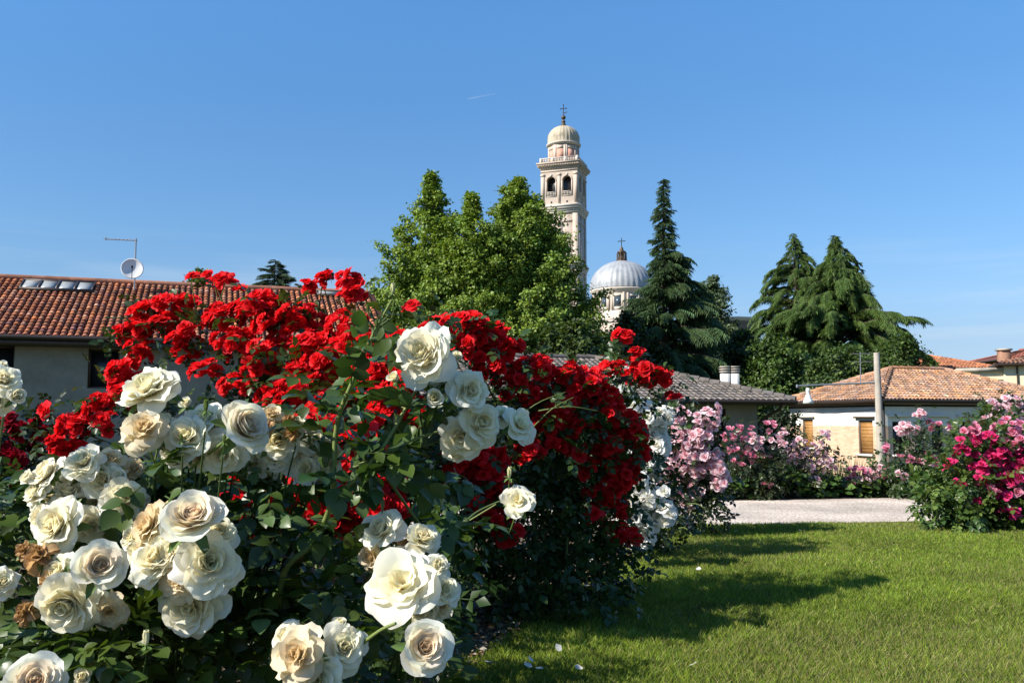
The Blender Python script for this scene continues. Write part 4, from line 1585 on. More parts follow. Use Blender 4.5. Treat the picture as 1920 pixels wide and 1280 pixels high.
# ------------------------------------------------------------------ rose blooms
def petal_grid(r, ns, nt, L, W, a0, a1, r0, h0, cup, ruf, phi, wrap, roll=0.0):
    s = np.linspace(0, 1, 24)
    a = a0 + (a1 - a0) * s ** 1.4
    if roll:
        a = a - roll * np.clip((s - .72) / .28, 0, 1) ** 1.5
    rr = r0 + L * np.concatenate([[0], np.cumsum(np.cos(a[1:] * .5 + a[:-1] * .5))]) / 23
    hh = h0 + L * np.concatenate([[0], np.cumsum(np.sin(a[1:] * .5 + a[:-1] * .5))]) / 23
    S_, T_ = np.meshgrid(np.linspace(0, 1, ns), np.linspace(-1, 1, nt), indexing='ij')
    notch = r.uniform(-.05, .06)
    se = S_ * (1 - .26 * np.abs(T_) ** 2.4 - notch * np.exp(-(T_ / .25) ** 2))
    R_, H_, A_ = (np.interp(se, s, x) for x in (rr, hh, a))
    w = W * (.28 + .72 * np.sin(PI / 2 * np.clip(S_ / .7, 0, 1)))
    x = T_ * w
    off_e = .035 * L * np.clip(S_ - .6, 0, 1) * np.sin(9 * T_ + r.uniform(0, 6))
    ph1, ph2, k1 = r.uniform(0, 6.3), r.uniform(0, 6.3), r.uniform(2.2, 4.5)
    off = cup * T_ ** 2 * w + ruf * L * S_ ** 2 * (np.sin(k1 * T_ + ph1) + .5 * np.sin(2.3 * k1 * T_ + ph2 + 3 * S_)) + off_e
    Rn = R_ - off * np.sin(A_)
    Hn = H_ + off * np.cos(A_)
    rho = np.sqrt(Rn ** 2 + (.42 * W) ** 2)
    dl = np.clip(x / rho, -1.9, 1.9)
    er = Rn - rho * (1 - np.cos(dl)) * wrap
    et = rho * np.sin(dl) * wrap + x * (1 - wrap)
    c, s_ = math.cos(phi), math.sin(phi)
    V = np.stack([er * c - et * s_, er * s_ + et * c, Hn], -1).reshape(-1, 3)
    i = np.arange(ns - 1)[:, None] * nt
    j = np.arange(nt - 1)[None]
    Fc = np.stack([i + j, i + j + 1, i + nt + j + 1, i + nt + j], -1).reshape(-1, 4)
    return V, Fc, S_.ravel(), T_.ravel()


def lerp(a, b, t):
    return a + (b - a) * t


def bloom_mb(seed, N, L, W, a0, a1, cup, ruf, outer, inner, base, ns=5, nt=5, r0=(.10, .01), h0=(0, .16), wrap=(.35, 1), stamens=False, edge=None, var=.05, qp=1.0, roll=0.0, heart=None, jit=1.0):
    """One rose: N petals in a golden angle spiral, outermost first; ranges are (outer, inner), angles in degrees."""
    r = np.random.default_rng(seed)
    outer, inner, base = (np.array(x, float) for x in (outer, inner, base))
    mb = MB()
    hb = MB()
    for i in range(N):
        q = (i / max(1, N - 1)) ** qp
        phi = i * 2.39996 + r.normal(0, .2 * jit)
        l = lerp(*L, q) * r.uniform(.9, 1.1)
        V, Fc, s, t = petal_grid(r, ns, nt, l, lerp(*W, q) * r.uniform(.9, 1.12), math.radians(lerp(*a0, q) + r.normal(0, 6 * jit)), math.radians(lerp(*a1, q) + r.normal(0, 11 * jit)),
                                 lerp(*r0, q), lerp(*h0, q) + r.normal(0, .02 * (jit - .9)), cup * r.uniform(.6, 1.4), ruf * r.uniform(.5, 1.5), phi, lerp(*wrap, q), roll * (1 - q))
        col = lerp(outer, inner, q)[None] * np.exp(r.normal(0, var)) * np.ones((len(s), 1))
        bs = np.clip(1 - s / .55, 0, 1)[:, None] * .8
        col = col * (1 - bs) + base * bs
        if edge is not None:
            e = np.clip((s - .72) / .28, 0, 1)[:, None] * r.uniform(0, 1) * edge[1]
            col = col * (1 - e) + np.array(edge[0]) * e
        (hb if (heart and q > heart) else mb).add(V, Fc, np.clip(col, 0, .93))
    if stamens:
        tgt = hb if heart else mb
        for i in range(26):
            a, rd = r.uniform(0, 6.28), .04 + .12 * math.sqrt(r.random())
            p = np.array([rd * math.cos(a), rd * math.sin(a), .1])
            tube(tgt, [p * np.array([.5, .5, .6]), p + np.array([0, 0, .08])], [.008, .02], 4, np.array((.55, .36, .07)))
    return mb, hb


CO, CI, CB = (.93, .905, .79), (.93, .86, .63), (.88, .77, .42)
PCH = (.92, .72, .52)
VAR = {}


def reg(kind, args_list, mat, hi=True, heart_name="rose_heart"):
    VAR[kind] = []
    for i, kw in enumerate(args_list):
        mb, hb = bloom_mb(**kw)
        me = mb.mesh(kind, mat, smooth=True)
        hm = hb.mesh(kind + "_heart", mat, smooth=True) if hb.n else None
        VAR[kind].append((mb, hb, me, hm))


cw = dict(outer=CO, inner=CI, base=CB, ns=8, nt=9)
reg('full', [dict(seed=100 + i, N=34, L=(.96, .5), W=(.50, .30), a0=(14, 76), a1=(-18, 96), cup=.16, ruf=.085, wrap=(.35, .9), roll=.55, heart=.6, jit=1.7, **cw) for i in range(9)], M['petal'])
reg('cup', [dict(seed=120 + i, N=48, L=(.93, .34), W=(.55, .22), a0=(22, 84), a1=(8, 122), cup=.2, ruf=.045, wrap=(.45, 1), roll=.7, jit=1.25, heart=.5, qp=.85,
                 outer=CO, inner=PCH, base=(.84, .66, .42), ns=7, nt=7) for i in range(4)], M['petal'])
reg('open', [dict(seed=140 + i, N=24, L=(1.0, .40), W=(.56, .27), a0=(14, 52), a1=(-12, 60), cup=.12, ruf=.09, wrap=(.3, .8), roll=.5, jit=1.6, stamens=True, heart=.6, **cw) for i in range(3)], M['petal'])
reg('old', [dict(seed=160 + i, N=26, L=(.95, .45), W=(.50, .24), a0=(0, 70), a1=(-38, 95), cup=.25, ruf=.11, wrap=(.4, 1), edge=((.60, .42, .20), .75), heart=.6, outer=(.88, .82, .64), inner=(.83, .68, .44), base=CB, ns=7, nt=7) for i in range(4)], M['petal'])
reg('withered', [dict(seed=180 + i, N=20, L=(.9, .5), W=(.34, .2), a0=(-20, 60), a1=(-60, 100), cup=.5, ruf=.2, wrap=(.5, 1), edge=((.30, .16, .06), 1), var=.2, outer=(.56, .38, .20), inner=(.46, .27, .11), base=(.4, .25, .12), ns=6, nt=7) for i in range(3)], M['petal'])
reg('half', [dict(seed=200 + i, N=18, L=(.9, .7), W=(.52, .34), a0=(58, 86), a1=(52, 104), cup=.2, ruf=.03, wrap=(.9, 1), r0=(.12, .02), roll=.9, **cw) for i in range(3)], M['petal'])
rw_ = dict(ns=4, nt=5, var=.16)
RO, RI, RB = (.78, .012, .016), (.66, .007, .010), (.5, .01, .01)
reg('red', [dict(seed=300 + i, N=19, L=(1.0, .45), W=(.50, .28), a0=(16, 62), a1=(-20, 78), cup=.15, ruf=.11, wrap=(.3, .9), outer=np.array(RO) * (1, .72, 1.0, .85, .95, .6, 1.0, .8)[i] + np.array((0, .012, .018)) * (i in (2, 6)), inner=RI, base=RB, edge=((.9, .05, .06), .55), **rw_) for i in range(8)], M['redpetal'])  # edge tint paints highlights onto the petal rims
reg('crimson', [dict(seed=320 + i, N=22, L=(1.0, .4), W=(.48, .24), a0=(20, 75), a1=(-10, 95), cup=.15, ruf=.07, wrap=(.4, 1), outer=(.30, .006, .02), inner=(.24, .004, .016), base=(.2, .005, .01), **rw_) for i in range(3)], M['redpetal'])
reg('white', [dict(seed=340 + i, N=15, L=(1.0, .45), W=(.52, .3), a0=(14, 60), a1=(-16, 75), cup=.12, ruf=.08, wrap=(.3, .9), outer=(.84, .84, .82), inner=(.84, .83, .78), base=(.8, .78, .6), ns=4, nt=5, var=.03) for i in range(4)], M['petal'])
reg('palepink', [dict(seed=360 + i, N=14, L=(1.0, .45), W=(.5, .3), a0=(16, 62), a1=(-14, 80), cup=.15, ruf=.07, wrap=(.3, .9), outer=(.88, .69, .73), inner=(.84, .48, .56), base=(.86, .66, .66), ns=3, nt=4, var=.06) for i in range(4)], M['petal'])
reg('pink', [dict(seed=380 + i, N=14, L=(1.0, .5), W=(.5, .32), a0=(35, 72), a1=(25, 100), cup=.2, ruf=.05, wrap=(.6, 1), outer=(.82, .36, .48), inner=(.76, .24, .38), base=(.78, .4, .5), ns=3, nt=4, var=.08) for i in range(4)], M['petal'])
reg('magenta', [dict(seed=400 + i, N=14, L=(1.0, .45), W=(.5, .3), a0=(16, 62), a1=(-14, 80), cup=.15, ruf=.09, wrap=(.3, .9), outer=(.70, .05, .20), inner=(.60, .025, .14), base=(.6, .1, .2), ns=3, nt=4, var=.14) for i in range(4)], M['redpetal'])


def bud_mesh(seed, col):
    r = np.random.default_rng(seed)
    mb = MB()
    for i in range(5):
        V, Fc, s, t = petal_grid(r, 6, 5, 1.7, .62, math.radians(72), math.radians(104), .12, 0, .1, .0, i * 2.4, 1.0)
        mb.add(V * np.array([1, 1, 1 + .02 * i]), Fc, np.array(col) * r.uniform(.92, 1.05))
    return mb.mesh('bud', M['petal'], smooth=True)


def calyx_mesh(seed, stalk=2.2, sep=.85):
    r = np.random.default_rng(seed)
    mb = MB()
    lathe(mb, [(.04, -.40), (.13, -.34), (.17, -.2), (.13, -.06), (.2, .0), (.02, .03)], 8, C=np.array((.10, .17, .035)))
    for i in range(5):
        a = i * 2 * PI / 5 + r.normal(0, .15)
        X = np.array([math.cos(a), math.sin(a), -.25 + r.normal(0, .3)])
        T, Fc = LEAF['mid']
        scatter(mb, 'mid', np.array([[.12 * math.cos(a), .12 * math.sin(a), -.05]]), X[None], np.array([[0, 0, 1.]]), sep, np.array([[.09, .15, .035]]), .55)
    b = bez((0, 0, -.38), (0, 0, -.38 - stalk * .5), (r.normal(0, .3), r.normal(0, .3), -.38 - stalk), 6)
    tube(mb, b, .045, 6, np.array((.13, .19, .045)))
    return mb.mesh('calyx', M['cane'], smooth=True)


BUDS = [bud_mesh(1, (.78, .76, .50)), bud_mesh(2, (.70, .70, .40))]
GBUD = [bud_mesh(3, (.16, .22, .05))]
RBUD = [bud_mesh(4, (.42, .02, .02))]
CAL = [calyx_mesh(i) for i in range(3)]
BCAL = [calyx_mesh(10 + i, 3.0, 1.25) for i in range(2)]


def rot_to(nrm, spin):
    q = Vector(nrm).to_track_quat('Z', 'Y').to_matrix()
    return q @ Matrix.Rotation(spin, 3, 'Z')


class Bush:
    def __init__(self, name, label, base, group=None, seed=1, cat="rose bush", leafmat='leaf'):
        self.r = np.random.default_rng(seed)
        self.base = np.array(base, float)
        self.root = thing(name, label, cat, base, 0, group)
        self.leaf = MB()
        self.bl = []
        self.leafmat = leafmat
        self.canes = []

    def bloom(self, kind, pos, nrm, rad, name="rose_bloom", label=None, cal=None):
        self.bl.append((kind, np.asarray(pos, float), unit(nrm), rad, name, label, cal))

    def cluster(self, kind, px, py, rx, ry, n, d, diam, leaves=8, leafL=.05, col=(.03, .055, .016), dj=.16, face=(0, -.55, .55), spread=.55, tmpl='mid', ld=.18):
        """n blooms in a rounded head about a photo point; the head bulges towards the viewer, leaves sit behind."""
        r = self.r
        k = d / F
        c = P(px, py, d)
        for i in range(n):
            a, q = i * 2.4 + r.normal(0, .3), math.sqrt((i + .5) / n)
            dx, dz = rx * k * q * math.cos(a) * r.uniform(.85, 1.1), ry * k * q * math.sin(a) * r.uniform(.85, 1.1)
            bul = dj * (q * q) + r.normal(0, .03)
            p = c + np.array([dx, bul, dz])
            nm = np.array(face) + spread * np.array([dx / (rx * k + 1e-6), 0, dz / (ry * k + 1e-6)]) + r.normal(0, .28, 3)
            self.bloom(kind, p, nm, diam / 2 * r.uniform(.8, 1.15))
        if leaves:
            m = int(leaves) if py > 545 else 0
            g = np.clip(r.normal(0, 1, (m, 3)), -1.5, 1.5) * np.array([rx * k * .8 + .04, .10, ry * k * .8 + .05])
            p = c + g + np.array([0, ld, -.05])
            ax = g * 2 + r.normal(0, .35, (m, 3)) + np.array([0, -.25, .05])
            compound(self.leaf, p, ax, np.array([0, -.2, 1.]) + r.normal(0, .4, (m, 3)), leafL * r.uniform(.7, 1.2, m), tints(m, col, .25, .1, r), tmpl, r)

    def fill(self, c, rad, n, leafL, col, shell=.5, tmpl='lo', upb=.6, zmin=.06, alt=None, pa=0):
        r = self.r
        g = unit(r.normal(0, 1, (n, 3))) * (shell + (1 - shell) * r.random((n, 1)))
        p = np.asarray(c) + g * np.asarray(rad)
        m = p[:, 2] > zmin
        g, p = g[m], p[m]
        n = len(p)
        ax = g + r.normal(0, .6, (n, 3)) + np.array([0, 0, -.1])
        compound(self.leaf, p, ax, .5 * g + np.array([0, 0, upb]) + r.normal(0, .4, (n, 3)), leafL * r.uniform(.65, 1.25, n), tints(n, col, .25, .1, r, alt, pa), tmpl, r)

    def cane(self, pts, r0, r1, col=(.11, .15, .04), n=14, leaves=0, leafL=.055, lcol=(.035, .065, .018), t0=.25, name="cane", tmpl='hi', own=True, thorns=False):
        q = spline(pts, n)
        mb = MB()
        c0 = np.array(col)
        tube(mb, q, np.linspace(r0, r1, n), 7, c0)
        rr = self.r
        if thorns:
            for i in range(10):
                t = rr.uniform(.1, .9)
                k = min(n - 2, int(t * (n - 1)))
                a = unit(rr.normal(0, 1, 3))
                tube(mb, [q[k], q[k] + a * (r0 + .008)], [.0025, .0004], 4, c0 * np.array([1.3, .8, .7]))
        self.canes.append((name, mb))
        if leaves:
            t = rr.uniform(t0, .88, leaves)
            f = np.linspace(0, 1, n)
            p = np.stack([np.interp(t, f, q[:, j]) for j in range(3)], 1)
            t = t[p[:, 2] < q[-1, 2] - .04]
            leaves = len(t)
            p = np.stack([np.interp(t, f, q[:, j]) for j in range(3)], 1)
            tg = unit(np.stack([np.interp(t, f, np.gradient(q[:, j])) for j in range(3)], 1))
            rd = unit(rr.normal(0, 1, (leaves, 3)) + np.array([0, -.3, 0]))
            ax = rd + .5 * tg
            compound(self.leaf, p, ax, np.array([0, -.15, 1.]) + rr.normal(0, .3, (leaves, 3)), leafL * rr.uniform(.75, 1.25, leaves), tints(leaves, lcol, .2, .1, rr), tmpl, rr)

    def done(self, nmax=100, mat=None, camp=np.array([0, 0, H])):
        if self.leaf.n:
            self.leaf.build("foliage", M[self.leafmat], self.root)
        for nm, mb in self.canes:
            mb.build(nm, M['cane'], self.root, smooth=True)
        bl = sorted(self.bl, key=lambda b: -b[3] / np.linalg.norm(b[1] - camp))
        rest = MB()
        rmat = None
        for i, (kind, p, nrm, rad, name, label, cal) in enumerate(bl):
            spin = self.r.uniform(0, 6.28)
            R_ = rot_to(nrm, spin)
            if kind in ('bud', 'gbud', 'rbud'):
                lst = {'bud': BUDS, 'gbud': GBUD, 'rbud': RBUD}[kind]
                me, hm, mb, hb = lst[self.r.integers(len(lst))], None, None, None
            else:
                mb, hb, me, hm = VAR[kind][self.r.integers(len(VAR[kind]))]
            if i < nmax or mb is None:
                o = bpy.data.objects.new(name, me)
                COL.objects.link(o)
                o.parent = self.root
                o.location = tuple(p - self.base)
                o.rotation_euler = R_.to_euler()
                sc = rad * self.r.uniform(.95, 1.05)
                o.scale = (sc, sc * self.r.uniform(.92, 1.05), sc)
                if label:
                    o["label"] = label
                if hm is not None:
                    h = bpy.data.objects.new("rose_heart", hm)
                    COL.objects.link(h)
                    h.parent = o
                if cal:
                    cs = cal[self.r.integers(len(cal))]
                    h = bpy.data.objects.new("calyx", cs)
                    COL.objects.link(h)
                    h.parent = o
            else:
                A = np.array(R_) * rad
                for src in (mb, hb):
                    if src.n:
                        V = np.concatenate(src.V) @ A.T + p
                        k0 = 0
                        rest.add(V, np.concatenate(src.Fs), np.concatenate(src.C))
                rmat = me.materials[0]
        if rest.n:
            o = rest.build("bloom_mass", rmat, self.root, smooth=True)
            o["kind"] = "stuff"
        return self.root


RL = (.030, .058, .014)      # red bush leaves
# ------------------------------------------------------------------ scarlet bush, left
A = Bush("rose_bush", "tall scarlet rose bush reaching above the terracotta roof, behind the cream roses", (-1.15, 5.0, 0), "scarlet rose bushes", 61)
RA = [(356, 520, 8, 6, 1), (404, 522, 24, 12, 4), (441, 540, 6, 5, 1), (262, 580, 28, 22, 6), (318, 566, 40, 18, 9), (250, 612, 36, 20, 7), (332, 640, 26, 34, 8), (300, 604, 24, 18, 4),
      (470, 577, 56, 24, 10), (400, 590, 34, 22, 6), (432, 640, 38, 26, 6), (505, 604, 44, 24, 8), (545, 590, 50, 24, 9), (490, 560, 34, 16, 5), (560, 640, 56, 34, 10), (482, 655, 40, 24, 6),
      (604, 682, 54, 30, 10), (650, 645, 40, 30, 8), (520, 742, 46, 26, 9), (566, 725, 50, 30, 11), (636, 742, 40, 24, 7), (690, 705, 46, 34, 10), (728, 660, 26, 24, 4), (690, 640, 30, 24, 5), (640, 605, 40, 24, 6), (612, 640, 30, 20, 4),
      (602, 516, 14, 8, 2), (650, 522, 26, 14, 4), (574, 535, 12, 7, 2), (655, 546, 20, 12, 3), (215, 690, 26, 18, 5), (252, 655, 22, 18, 3), (226, 730, 34, 32, 9), (172, 762, 30, 22, 6), (130, 800, 34, 26, 7), (100, 836, 34, 22, 7), (190, 790, 24, 22, 4), (76, 770, 14, 10, 1),
      (222, 622, 14, 12, 2), (300, 918, 20, 16, 3), (432, 912, 26, 18, 4), (650, 822, 24, 16, 4), (690, 942, 50, 30, 10), (612, 935, 24, 20, 4), (436, 1000, 20, 16, 3), (466, 1030, 18, 16, 3), (640, 875, 26, 18, 4), (590, 960, 24, 18, 3), (780, 770, 26, 22, 4), (770, 575, 10, 8, 1), (475, 690, 30, 18, 4), (560, 690, 40, 20, 5), (370, 690, 26, 18, 3), (430, 720, 30, 18, 3), (700, 900, 30, 20, 4), (560, 900, 24, 16, 2), (745, 640, 26, 30, 5), (760, 710, 30, 30, 6), (720, 740, 34, 24, 6), (800, 625, 20, 14, 3), (640, 800, 34, 24, 5), (715, 780, 34, 24, 5), (660, 930, 50, 34, 8), (730, 960, 30, 22, 4), (560, 800, 40, 22, 4), (600, 760, 40, 22, 6), (700, 950, 40, 30, 6), (450, 940, 26, 16, 3), (610, 900, 30, 20, 3), (520, 960, 36, 22, 4), (640, 985, 40, 20, 4), (480, 900, 24, 14, 2), (560, 930, 30, 20, 3), (720, 880, 34, 22, 4)]
for (px, py, rx, ry, n_) in RA:
    d = 4.45 - .0012 * (py - 640) + .25 * abs(px - 480) / 420 * (px < 480) - .0012 * max(0, px - 560)
    if py > 790 and px > 400 and px < 760:
        d = 2.75
    A.cluster('red', px, py, rx, ry, int(round(n_ * 2.1)), d, .090, leaves=5 + n_ * 1.5, leafL=.046, ld=.14, col=RL, face=(-.28, -.5, .62), dj=.14)
for c, rd, n_ in (((-1.45, 5.2, .9), (.45, .4, .42), 240), ((-.9, 5.15, .95), (.5, .4, .45), 300), ((-.5, 5.1, .8), (.45, .45, .45), 300), ((-1.8, 5.2, .55), (.4, .4, .45), 280), ((-1.0, 5.0, .42), (.85, .5, .42), 520), ((-1.35, 5.1, 1.22), (.45, .3, .22), 90), ((-.75, 5.05, 1.28), (.45, .3, .24), 110), ((-1.05, 4.35, .45), (.5, .3, .4), 260), ((-.55, 4.45, .55), (.35, .3, .5), 260), ((-.55, 4.5, 1.1), (.25, .25, .3), 90), ((-.8, 3.6, .42), (.4, .25, .42), 240), ((-.45, 3.75, .45), (.3, .25, .42), 220)):
    A.fill(c, rd, n_, .055, RL, .45, 'lo', alt=(.05, .085, .025), pa=.2)
for q in range(9):
    t = P(*[(340, 600), (405, 530), (470, 590), (560, 600), (602, 525), (650, 530), (690, 640), (230, 690), (130, 790)][q], 4.6)
    b_ = A.base + np.array([A.r.normal(0, .12), A.r.normal(0, .08), -.02])
    A.cane([b_, b_ * .55 + t * .45 + np.array([0, .05, .25]), t + np.array([0, .02, -.03])], .011, .003, n=16, leaves=10, lcol=RL, tmpl='mid')
for (px, py) in ((355, 520), (398, 520), (418, 520), (441, 540), (575, 535), (602, 516), (640, 520), (660, 520)):
    t = P(px, py, 4.6)
    A.cane([t + np.array([A.r.normal(0, .05), .1, -.28]), t + np.array([0, .03, -.02])], .004, .0025, n=6, name="stem")
A.done()

# ------------------------------------------------------------------ scarlet bush beside the lawn
Bb = Bush("rose_bush", "dense scarlet rose bush next to the lawn, spilling over the snow white roses", (.20, 5.35, 0), "scarlet rose bushes", 62)
RBc = [(814, 606, 14, 8, 2), (862, 600, 40, 14, 7), (902, 620, 52, 22, 11), (940, 652, 40, 24, 9), (872, 642, 30, 20, 4), (920, 680, 40, 24, 7), (1000, 690, 44, 24, 9), (1050, 702, 48, 28, 11), (1092, 720, 52, 32, 13), (1128, 742, 34, 30, 8), (1000, 738, 34, 20, 6), (1060, 758, 36, 20, 6), (960, 720, 30, 22, 5),
       (1170, 626, 16, 8, 2), (1195, 662, 16, 8, 2), (1152, 690, 18, 14, 3), (1214, 698, 36, 22, 9), (1246, 706, 18, 14, 4), (1262, 746, 8, 6, 1), (1020, 792, 32, 24, 7), (990, 842, 26, 22, 4), (1080, 852, 20, 16, 2), (1130, 775, 44, 26, 9), (1182, 802, 36, 28, 9), (1206, 842, 18, 20, 4), (1140, 842, 30, 36, 8), (1168, 886, 26, 34, 8), (1150, 925, 28, 18, 5), (1108, 928, 14, 10, 2), (1112, 962, 14, 14, 3), (1142, 992, 10, 8, 1), (1098, 880, 20, 14, 2),
       (872, 862, 48, 22, 10), (900, 892, 50, 26, 11), (922, 922, 30, 20, 5), (925, 972, 42, 20, 6), (952, 1002, 30, 18, 4), (882, 940, 20, 14, 2), (1190, 1010, 8, 12, 2), (1166, 1000, 8, 14, 2), (1080, 800, 30, 20, 5), (1050, 830, 26, 18, 3), (840, 865, 26, 18, 4), (930, 860, 26, 20, 4), (1040, 770, 30, 18, 3), (1190, 880, 12, 20, 3), (1165, 955, 14, 20, 3)]
for (px, py, rx, ry, n_) in RBc:
    d = 4.6 + .0022 * max(0, px - 850) + .0010 * (760 - py) * (py < 760)
    Bb.cluster('red', px, py, rx, ry, int(round(n_ * 2.0)), d, .096, leaves=5 + n_ * 1.7, leafL=.046, ld=.12, col=RL, face=(-.3, -.5, .6), dj=.15)
for c, rd, n_ in (((.05, 5.35, 1.0), (.45, .4, .40), 300), ((.38, 5.75, .9), (.38, .4, .45), 300), ((.36, 5.7, .45), (.42, .45, .42), 360), ((.0, 5.3, .5), (.55, .45, .48), 420), ((.25, 5.4, .2), (.6, .5, .28), 380), ((-.1, 5.2, 1.2), (.3, .25, .22), 70), ((.68, 5.8, 1.38), (.10, .12, .18), 24), ((-.4, 5.0, .4), (.45, .4, .4), 280)):
    Bb.fill(c, rd, n_, .058, RL, .45, 'lo', alt=(.045, .08, .022), pa=.15)
for q in range(8):
    t = P(*[(860, 605), (930, 650), (1050, 700), (1100, 730), (1170, 630), (1210, 690), (1180, 810), (1020, 790)][q], [4.9, 5, 5.2, 5.3, 5.55, 5.55, 5.5, 5.2][q])
    b_ = Bb.base + np.array([Bb.r.normal(0, .12), Bb.r.normal(0, .08), -.02])
    Bb.cane([b_, b_ * .5 + t * .5 + np.array([0, .05, .2]), t + np.array([0, .02, -.03])], .011, .003, n=16, leaves=9, lcol=RL, tmpl='mid')
for (a_, b2) in (((1000, 800), (1075, 745)), ((960, 790), (1060, 735)), ((1010, 770), (1120, 770))):
    Bb.cane([P(*a_, 4.85), P((a_[0] + b2[0]) / 2, (a_[1] + b2[1]) / 2 - 8, 4.8), P(*b2, 4.85)], .004, .002, n=8, leaves=4, leafL=.05, lcol=(.06, .10, .025), tmpl='mid', name="stem")
Bb.done()

# ------------------------------------------------------------------ dark crimson bush at the left edge
Cc = Bush("rose_bush", "dark crimson rose bush in shade at the left edge", (-2.75, 5.3, 0), None, 63)
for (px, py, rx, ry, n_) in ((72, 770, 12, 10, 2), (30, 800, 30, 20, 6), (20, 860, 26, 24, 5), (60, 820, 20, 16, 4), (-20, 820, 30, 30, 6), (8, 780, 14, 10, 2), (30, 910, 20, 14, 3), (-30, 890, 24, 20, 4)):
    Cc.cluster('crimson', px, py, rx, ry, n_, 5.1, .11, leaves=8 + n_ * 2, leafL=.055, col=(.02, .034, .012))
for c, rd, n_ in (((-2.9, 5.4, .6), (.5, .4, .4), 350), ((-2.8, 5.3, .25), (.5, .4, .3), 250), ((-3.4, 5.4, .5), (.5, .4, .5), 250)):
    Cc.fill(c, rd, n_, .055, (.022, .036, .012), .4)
for q in range(4):
    t = P((70, 25, 0, -20)[q], (770, 800, 860, 820)[q], 5.15)
    Cc.cane([Cc.base + np.array([.05 * q, 0, -.02]), Cc.base * .5 + t * .5 + np.array([0, 0, .1]), t], .01, .003, leaves=6, tmpl='mid')
Cc.done()

# ------------------------------------------------------------------ snow white bush behind
Wb = Bush("rose_bush", "snow white rose bush half hidden behind the scarlet roses, at the lawn corner", (1.02, 7.4, 0), None, 64)
for (px, py, rx, ry, n_) in ((1160, 700, 26, 14, 4), (1150, 730, 20, 14, 3), (1190, 765, 30, 24, 8), (1218, 790, 34, 34, 13), (1230, 835, 26, 30, 10), (1212, 860, 20, 20, 5), (1245, 780, 14, 22, 4), (1196, 905, 20, 22, 6), (1212, 935, 24, 20, 6), (1240, 920, 14, 12, 2), (1190, 960, 20, 20, 5), (1212, 990, 18, 26, 6), (1250, 965, 14, 24, 4), (1200, 1018, 16, 14, 4), (1175, 985, 10, 20, 3), (1180, 1000, 10, 14, 2), (1230, 880, 14, 14, 2), (1178, 940, 12, 14, 2), (1165, 730, 20, 14, 2), (1095, 1058, 8, 6, 1)):
    Wb.cluster('white', px, py, rx, ry, int(n_ * 1.9), 6.85 + (.3 if py < 900 else 0), .14, leaves=2 + n_ * .4, leafL=.05, ld=.3, col=(.035, .055, .02), dj=.18, face=(-.1, -.6, .5))
for c, rd, n_ in (((1.1, 7.75, .85), (.3, .3, .5), 240), ((1.1, 7.6, .4), (.4, .4, .42), 300), ((.8, 7.6, .9), (.3, .3, .5), 120)):
    Wb.fill(c, rd, n_, .06, (.03, .05, .016), .45)
for q in range(5):
    t = P((1160, 1200, 1230, 1245, 1190)[q], (700, 760, 800, 920, 960)[q], 7.4)
    Wb.cane([Wb.base + np.array([.05 * q - .1, 0, -.02]), Wb.base * .5 + t * .5, t], .011, .003, leaves=8, tmpl='mid')
Wb.done()

# ------------------------------------------------------------------ pink bushes before the path
Pp_ = Bush("rose_bush", "pale blush pink rose bush heaped with blossom, just right of the white roses", (1.75, 9.0, 0), None, 65)
for (px, py, rx, ry, n_) in ((1275, 775, 20, 10, 3), (1300, 790, 40, 20, 7), (1340, 785, 16, 20, 5), (1322, 815, 24, 16, 5), (1290, 825, 40, 26, 14), (1320, 850, 44, 26, 18), (1285, 865, 36, 18, 10), (1345, 880, 26, 22, 10), (1350, 905, 20, 14, 7), (1310, 885, 30, 16, 8), (1262, 850, 20, 16, 5), (1270, 905, 24, 20, 5), (1290, 935, 26, 20, 5), (1255, 880, 14, 20, 4), (1310, 920, 20, 16, 3), (1345, 765, 6, 6, 1), (1268, 815, 16, 14, 3), (1250, 770, 10, 10, 2), (1235, 905, 12, 12, 2), (1280, 975, 20, 12, 1)):
    Pp_.cluster('palepink', px, py, rx, ry, int(n_ * 1.5), 8.65, .115, leaves=3 + n_ * .5, ld=.28, leafL=.055, col=(.035, .055, .02), dj=.2)
for c, rd, n_ in (((1.75, 9.1, .75), (.38, .4, .45), 420), ((1.7, 9.0, .3), (.45, .45, .35), 380), ((1.75, 9.1, 1.05), (.3, .3, .2), 120)):
    Pp_.fill(c, rd, n_, .055, (.03, .048, .018), .4, alt=(.10, .06, .04), pa=.08)
for q in range(6):
    t = P((1275, 1300, 1340, 1350, 1325, 1262)[q], (778, 785, 775, 880, 800, 780)[q], 8.95)
    Pp_.cane([Pp_.base + np.array([.05 * q - .1, 0, -.02]), Pp_.base * .5 + t * .5, t], .010, .003, leaves=9, tmpl='mid')
for (a_, b2) in (((1290, 960), (1345, 985)), ((1285, 945), (1330, 960)), ((1270, 990), (1300, 1005))):
    Pp_.cane([P(*a_, 8.6), P((a_[0] + b2[0]) / 2, (a_[1] + b2[1]) / 2 - 8, 8.5), P(*b2, 8.4)], .006, .002, n=8, leaves=6, leafL=.06, lcol=(.03, .05, .018), tmpl='mid', name="stem")
Pp_.done()

